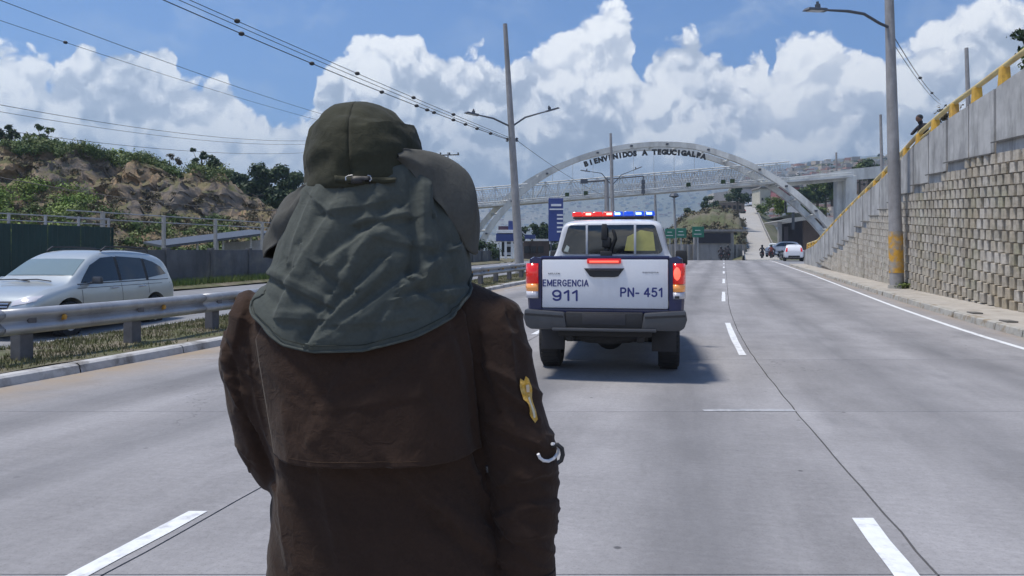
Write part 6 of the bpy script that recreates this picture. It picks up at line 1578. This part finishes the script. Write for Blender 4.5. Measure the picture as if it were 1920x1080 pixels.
me.vertices.foreach_set('co', co.reshape(-1)); me.update(); me.polygons.foreach_set('use_smooth', [True] * len(me.polygons))
# back yoke: a loose panel hanging over the jacket, hem at shoulder-blade height
jb = bvh_of(jk); rows = []
NX, NZ = 110, 90
for j in range(NZ + 1):
    v = j / NZ; row = []
    for i in range(NX + 1):
        u = i / NX
        xl = X_(lerp_table([(0, 560), (.12, 500), (.3, 468), (1, 503)], v), 1.38); xr = X_(lerp_table([(0, 830), (.15, 868), (.4, 880), (1, 897)], v), 1.38)
        x = xl + (xr - xl) * u; zb = 1.4 + (490 - (871 - 7 * (2 * u - 1) ** 2 + 1.5 * math.sin(u * 9))) / F * 1.37; z = 1.345 + (zb - 1.345) * v
        hit = jb.ray_cast(Vector((x, -1.5, z)), Vector((0, 1, 0))); y = hit[0].y if hit[0] else -.1
        px, py = toPX((x + PX0, y + PY0, z)); eg = min(1, min(u, 1 - u) * 9); dz = sstep(.2, 1, v)
        loose = .004 + (.010 + .024 * dz ** 2) * eg + .006 * eg * dz * fbm(u * 6, v * 1.5, 2)
        row.append([x, y - loose, z])
    rows.append(row)
A = np.array(rows)
for _ in range(5):   # relax the panel so that it hangs smoother than the cloth beneath
    Bm = A.copy(); Bm[1:-1, 1:-1, 1] = .5 * A[1:-1, 1:-1, 1] + .125 * (A[:-2, 1:-1, 1] + A[2:, 1:-1, 1] + A[1:-1, :-2, 1] + A[1:-1, 2:, 1]); A = Bm
YC = [(645, 690, 585, 810, 12, .0028, .9), (600, 772, 770, 748, 7, .002, .6), (800, 660, 700, 740, 14, .003, .6), (850, 640, 880, 780, 10, .004, .6), (620, 730, 720, 700, 9, .002, .5)]
for j in range(NZ + 1):
    for i in range(NX + 1):
        x, y, z = A[j, i]; px, py = toPX((x + PX0, y + PY0, z)); A[j, i, 1] -= 1.0 * creases(px, py, YC) + .0016 * (1 - 2 * abs(fbm(x * 9 + z * 5, z * 6, 4, 3)))
mb = MB(); mb.grid([[tuple(p) for p in r] for r in A]); yk = mb.build('back_yoke', M['jacket'], jk, smooth=True, angle=80); so = yk.modifiers.new('s', 'SOLIDIFY'); so.thickness = .0035; so.offset = 1
hem = [tuple(A[NZ - 3, i] + np.array([0, -.003, 0])) for i in range(3, NX - 2)]
mb = MB(); mb.tube(hem, .0011, 5); mb.build('hem_stitching', cloth('stitch', (.045, .028, .018)), jk)
# cuffs, patch, cord
mb = MB(); mb.tube([(X_(987), -.035, .775), (X_(987), -.035, .742), (X_(987), -.035, .738)], [.060, .061, .057], 24); mb.build('cuff', M['jacket'], jk, smooth=True)
gold = mat('gold_embroidery', (.60, .34, .035), .7, var=.35, vscale=120, bump=.6, bscale=300, col2=(.62, .42, .14)); 
def pxp(pts, Y=1.45): return [(X_(x, Y), -.08, Z_(y, Y)) for x, y in pts]
pat = patch(jb, pxp([(972, 722), (977, 710), (986, 715), (993, 707), (1001, 713), (1000, 724), (1005, 734), (1003, 750), (998, 750), (1007, 772), (1013, 788), (1003, 793), (994, 780), (987, 754), (978, 748)]), (0.55, -1, 0), 'sleeve_patch', gold, jk, off=.004, cuts=4, far=2)
o = patch(jb, pxp([(986, 722), (995, 722), (996, 736), (988, 736)]), (0.55, -1, 0), 'patch_centre', mat('patch_pale', (.62, .50, .34), .7), pat, off=.006, cuts=2, far=2)
o = patch(jb, pxp([(990, 746), (995, 744), (1006, 782), (1001, 785)]), (0.55, -1, 0), 'patch_blade', mat('patch_white', (.60, .55, .42), .7), pat, off=.006, cuts=2, far=2)
def onj(px, py, off=.006, Y=1.45, d=(0.35, -1, 0)):
    p = Vector((X_(px, Y), -.05, Z_(py, Y))); dv = Vector(d).normalized(); h = jb.ray_cast(p + dv * 1.5, -dv); return (h[0] + dv * off) if h[0] else p
cpts = [onj(*q) for q in ((1009, 851), (1013, 860), (1022, 867), (1032, 868), (1041, 862))] + []
cpts = [Vector((X_(x_, 1.44), -.094 + (x_ - 1010) * .0011, Z_(y_, 1.44))) for x_, y_ in ((1009, 850), (1012, 858), (1019, 865), (1029, 869), (1040, 867), (1048, 859), (1050, 849), (1045, 842), (1036, 838))]
mb = MB(); mb.tube(catmull3 if False else cpts, .0032, 8); mb.build('white_cord', mat('white_cord', (.7, .7, .72), .6), jk, smooth=True)
mb = MB(); mb.tube([Vector((X_(x, 1.46), -.06, Z_(y, 1.46))) for x, y in ((1034, 838), (1046, 836), (1054, 843), (1056, 855), (1053, 866), (1046, 871))], .0045, 8); mb.build('elbow_strap', M['black'], jk, smooth=True)
mb = MB(); mb.tube([onj(912, 879, .004, d=(0, -1, 0)), onj(913, 891, .004, d=(0, -1, 0))], .003, 6); mb.build('zip_pull', M['chrome'], jk)

# ---- hat: crown, strap, cape and drooping brim
HX, HY = X_(684, 1.52), -.01
hat = []
NC, NR = 96, 40; rows = []
def crown_r(th):   # th from the back, clockwise seen from above
    return 0.117, 0.142
for j in range(NR + 1):
    v = j / NR; row = []
    for i in range(NC + 1):
        t = math.tau * i / NC; a = v * math.radians(104); pr = math.sin(min(a, math.pi / 2)) ** .86; zz = math.cos(a)
        rad = pr * (1.0 if a < math.pi / 2 else 1.0 + .03 * (a - math.pi / 2))
        x = HX - .010 * zz + .117 * rad * math.sin(t); y = HY - .142 * rad * math.cos(t); z = 1.590 + .137 * zz * (1.0 if zz > 0 else 1.55)
        tt = math.degrees(t) % 60; seam = -.0022 * math.exp(-((min(tt, 60 - tt)) / 3.0) ** 2) * min(1, v * 3)
        h = seam + .0045 * (1 - 2 * abs(fbm(x * 11 + 2, y * 9, z * 15, 3))) * min(1, v * 2) + .002 * fbm(x * 30, y * 30, z * 30)
        d = Vector((math.sin(t) * pr, -math.cos(t) * pr, max(zz, 0) + .1)).normalized()
        row.append(tuple(Vector((x, y, z)) + d * h))
    rows.append(row)
rows = [[(x, y, z + (.030 * max(0, x - HX) / .12 if v_ > .6 else 0) ) for (x, y, z) in r] for v_, r in zip(np.linspace(0, 1, NR + 1), rows)]
mb = MB(); mb.grid(rows); cr = mb.build('hat', M['cap'], off_, smooth=True, angle=85); so = cr.modifiers.new('s', 'SOLIDIFY'); so.thickness = .003
bc = bvh_of(cr)
def on_hat(px, py, off): p = Vector((X_(px, 1.38), -.1, Z_(py, 1.38))); h = bc.ray_cast(Vector((p.x, -1, p.z)), Vector((0, 1, 0))); return Vector((p.x, (h[0].y if h[0] else -.14) - off, p.z))
# strap and adjuster at the back
mb = MB(); st_ = [[on_hat(px, 330 + 3 * math.cos((px - 684) / 30) + dy, .0035) for dy in (0, 6, 12)] for px in range(628, 741, 7)]; mb.grid(st_); s_ = mb.build('strap', M['cap'], cr, smooth=True); s_.modifiers.new('s', 'SOLIDIFY').thickness = .003
mb = MB(); mb.grid([[on_hat(px, 331 + dy, .0065) for dy in (0, 7, 14)] for px in range(660, 696, 5)]); s_ = mb.build('adjuster', M['black'], cr, smooth=True); s_.modifiers.new('s', 'SOLIDIFY').thickness = .003
for a_ in ([(652, 340), (651, 334), (655, 331), (664, 330)], [(691, 330), (696, 331), (698, 337), (695, 341)]):
    mb = MB(); mb.tube([on_hat(x, y, .011) for x, y in a_], .0012, 6); mb.build('buckle_glint', M['chrome'], cr, smooth=True)
# cape
CC = [(786, 318, 790, 500, 10, .011, .9), (675, 420, 765, 409, 6, -.006, -.9), (745, 395, 620, 485, 10, .007, .9), (590, 374, 617, 397, 8, .005, .5), (617, 397, 710, 380, 8, .005, .5), (590, 350, 540, 480, 8, .005, .8), (715, 495, 583, 637, 9, .009, 1.0), (618, 560, 578, 640, 8, .006, 1.0),
      (760, 522, 600, 642, 10, .007, 1.0), (905, 535, 755, 558, 8, .006, .9), (490, 597, 590, 600, 8, .005, .9), (511, 519, 610, 569, 7, .006, .9), (775, 527, 848, 572, 6, .005, .9), (840, 470, 760, 530, 9, .006, .9), (700, 360, 660, 480, 10, .004, .8), (640, 360, 560, 500, 11, .005, .9), (812, 420, 826, 540, 10, .006, .9), (770, 470, 745, 560, 9, .004, -.8), (550, 520, 520, 600, 9, .004, .8), (690, 440, 640, 520, 8, .005, .9), (830, 380, 850, 500, 10, .007, .9),
      (640, 610, 760, 600, 9, .003, .8), (560, 470, 530, 560, 8, .005, .8), (860, 590, 800, 560, 8, .004, .9), (740, 560, 700, 640, 8, .004, .8), (720, 450, 830, 470, 8, .004, .8), (600, 500, 660, 540, 7, .004, .9)]
NT_, NV = 200, 150; rows = []
for j in range(NV + 1):
    v = j / NV; row = []
    for i in range(NT_ + 1):
        th = math.radians(-122 + 244 * i / NT_); s, c = math.sin(th), math.cos(th)
        # attach line
        x0, y0, z0 = HX + .115 * s, HY - .139 * c, 1.560 + .045 * max(0, s) - .004 * c
        bxs = .219 if s > 0 else .213
        zb = lerp_table([(-122, 1.335), (-90, 1.318), (-60, 1.285), (-35, 1.243), (-15, 1.232), (5, 1.236), (30, 1.258), (55, 1.292), (75, 1.335), (90, 1.365), (122, 1.39)], math.degrees(th))
        x1, y1 = X_(686, 1.50) + bxs * math.copysign(abs(s) ** .9, s), -.02 - .165 * (c if c > 0 else c * .6)
        e = v ** .92 ; bul = math.sin(math.pi * v) * .008; sa = sstep(.25, 1, abs(s))
        ex = e * (1 - sa) + sa * (v ** (.36 if s > 0 else .62))
        x = x0 + (x1 - x0) * ex; y = y0 + (y1 - y0) * e - bul * c; z = z0 + (zb - z0) * v
        px, py = toPX((x + PX0, y + PY0, z)); h = 1.05 * creases(px, py, CC) * min(1, v * 6 + .1) if c > -.1 else 0
        h += (.0013 * (1 - 2.4 * abs(fbm(x * 5 + z * 4, y * 3, z * 3 - x * 3 + 1, 2))) + .0035 * fbm(math.degrees(th) * .045, v * 1.4, 7)) * min(1, v * 4) + .0007 * fbm(x * 40, y * 40, z * 40)
        nrm = Vector((s, -c * 1.1, .25)).normalized(); row.append(Vector((x, y, z)) + nrm * h)
    rows.append(row)
# keep the cape outside the jacket
for r in rows:
    for p in r:
        h = jb.ray_cast(Vector((p.x, -1.5, p.z)), Vector((0, 1, 0)))
        if h[0] is not None and p.y < .03 and p.y > h[0].y - .022: p.y = h[0].y - .022
arr = np.array([[tuple(p) for p in r] for r in rows])
mb = MB(); mb.grid([[tuple(p) for p in r] for r in arr]); cp = mb.build('neck_cape', M['cape'], cr, smooth=True, angle=85); so = cp.modifiers.new('s', 'SOLIDIFY'); so.thickness = .0025
mb = MB(); mb.tube([tuple(arr[NV, i] + np.array([0, -.001, 0])) for i in range(0, NT_ + 1, 2)], .0028, 6); mb.build('cape_hem', M['cape'], cp, smooth=True)
mb = MB(); mb.tube([tuple(arr[NV - 5, i] + np.array([0, -.0028, 0])) for i in range(0, NT_ + 1, 2)], .0008, 4); mb.build('hem_stitching', cloth('cape_stitch', (.03, .035, .03)), cp)
# brim: wide, soft, drooping; covers the front and both sides
rows = []; NB_ = 120
for i in range(NB_ + 1):
    th = math.radians(-142 + 284 * i / NB_); s, c = math.sin(th), math.cos(th)   # th=0 is the front (+y), positive to the right
    R_ = sstep(-1, 1, s)
    row = []
    ro = (.198 + .034 * R_) ; zt = 1.550 + .078 * R_; ze = 1.485 + .085 * R_; zd = 1.405 + .01 * R_ + .02 * max(0, c)
    tf = sstep(96, 142, abs(math.degrees(th))); zd += (zt - .03 - zd) * tf; ze += (zt - .012 - ze) * tf; ro += (.128 - ro) * tf * .75
    for (k, (r, z)) in enumerate(((.112, zt), (.150, zt - .002), (ro * .88, (zt * .6 + ze * .4)), (ro * .97, ze), (ro * 1.03, ze + (zd - ze) * .25), (ro * 1.05, ze + (zd - ze) * .5), (ro * 1.04, ze + (zd - ze) * .8), (ro * 1.02, zd))):
        kx = 1.0; rear = max(0, -c); ry_ = r * (1.15 + .25 * max(0, c))
        f = (.007 * fbm(s * 3, c * 3 + k * .3, 2) - .005 * abs(fbm(s * 6, c * 6 + k * .15, 5))) * k * .5
        x = HX + (r + f) * s * (1 - .10 * rear); y = HY + .01 + (ry_ + f) * c * (1 if c > 0 else .84); row.append((x, y, z + .006 * fbm(s * 4, c * 4, k * .2)))
    rows.append(row)
mb = MB(); mb.grid(rows); br = mb.build('brim', cloth('brim_cloth', (.080, .080, .073), .08, strength=.25), cr); sd = br.modifiers.new('ss', 'SUBSURF'); sd.levels = 2; sd.render_levels = 2; so = br.modifiers.new('s', 'SOLIDIFY'); so.thickness = .003
br.data.polygons.foreach_set('use_smooth', [True] * len(br.data.polygons))
# ------------------------------------------------------------------ air
hz = MB(); hz.box((300, 2200, 238), (9600, 5000, 530)); hz = hz.build('haze', None or M['white'])
hmt = bpy.data.materials.new('haze_air'); hmt.use_nodes = True; hn = NT(hmt.node_tree); hn.n.clear()
vo = hn.node('ShaderNodeVolumePrincipled'); vo.inputs['Color'].default_value = (0.55, 0.77, 1.0, 1); vo.inputs['Density'].default_value = 0.00042; vo.inputs['Anisotropy'].default_value = 0.3
ho = hn.node('ShaderNodeOutputMaterial'); hn.l.new(vo.outputs[0], ho.inputs['Volume'])
hz.data.materials.clear(); hz.data.materials.append(hmt); tag(hz, 'pale bluish haze filling the air over the road and valley', 'haze', kind='stuff')
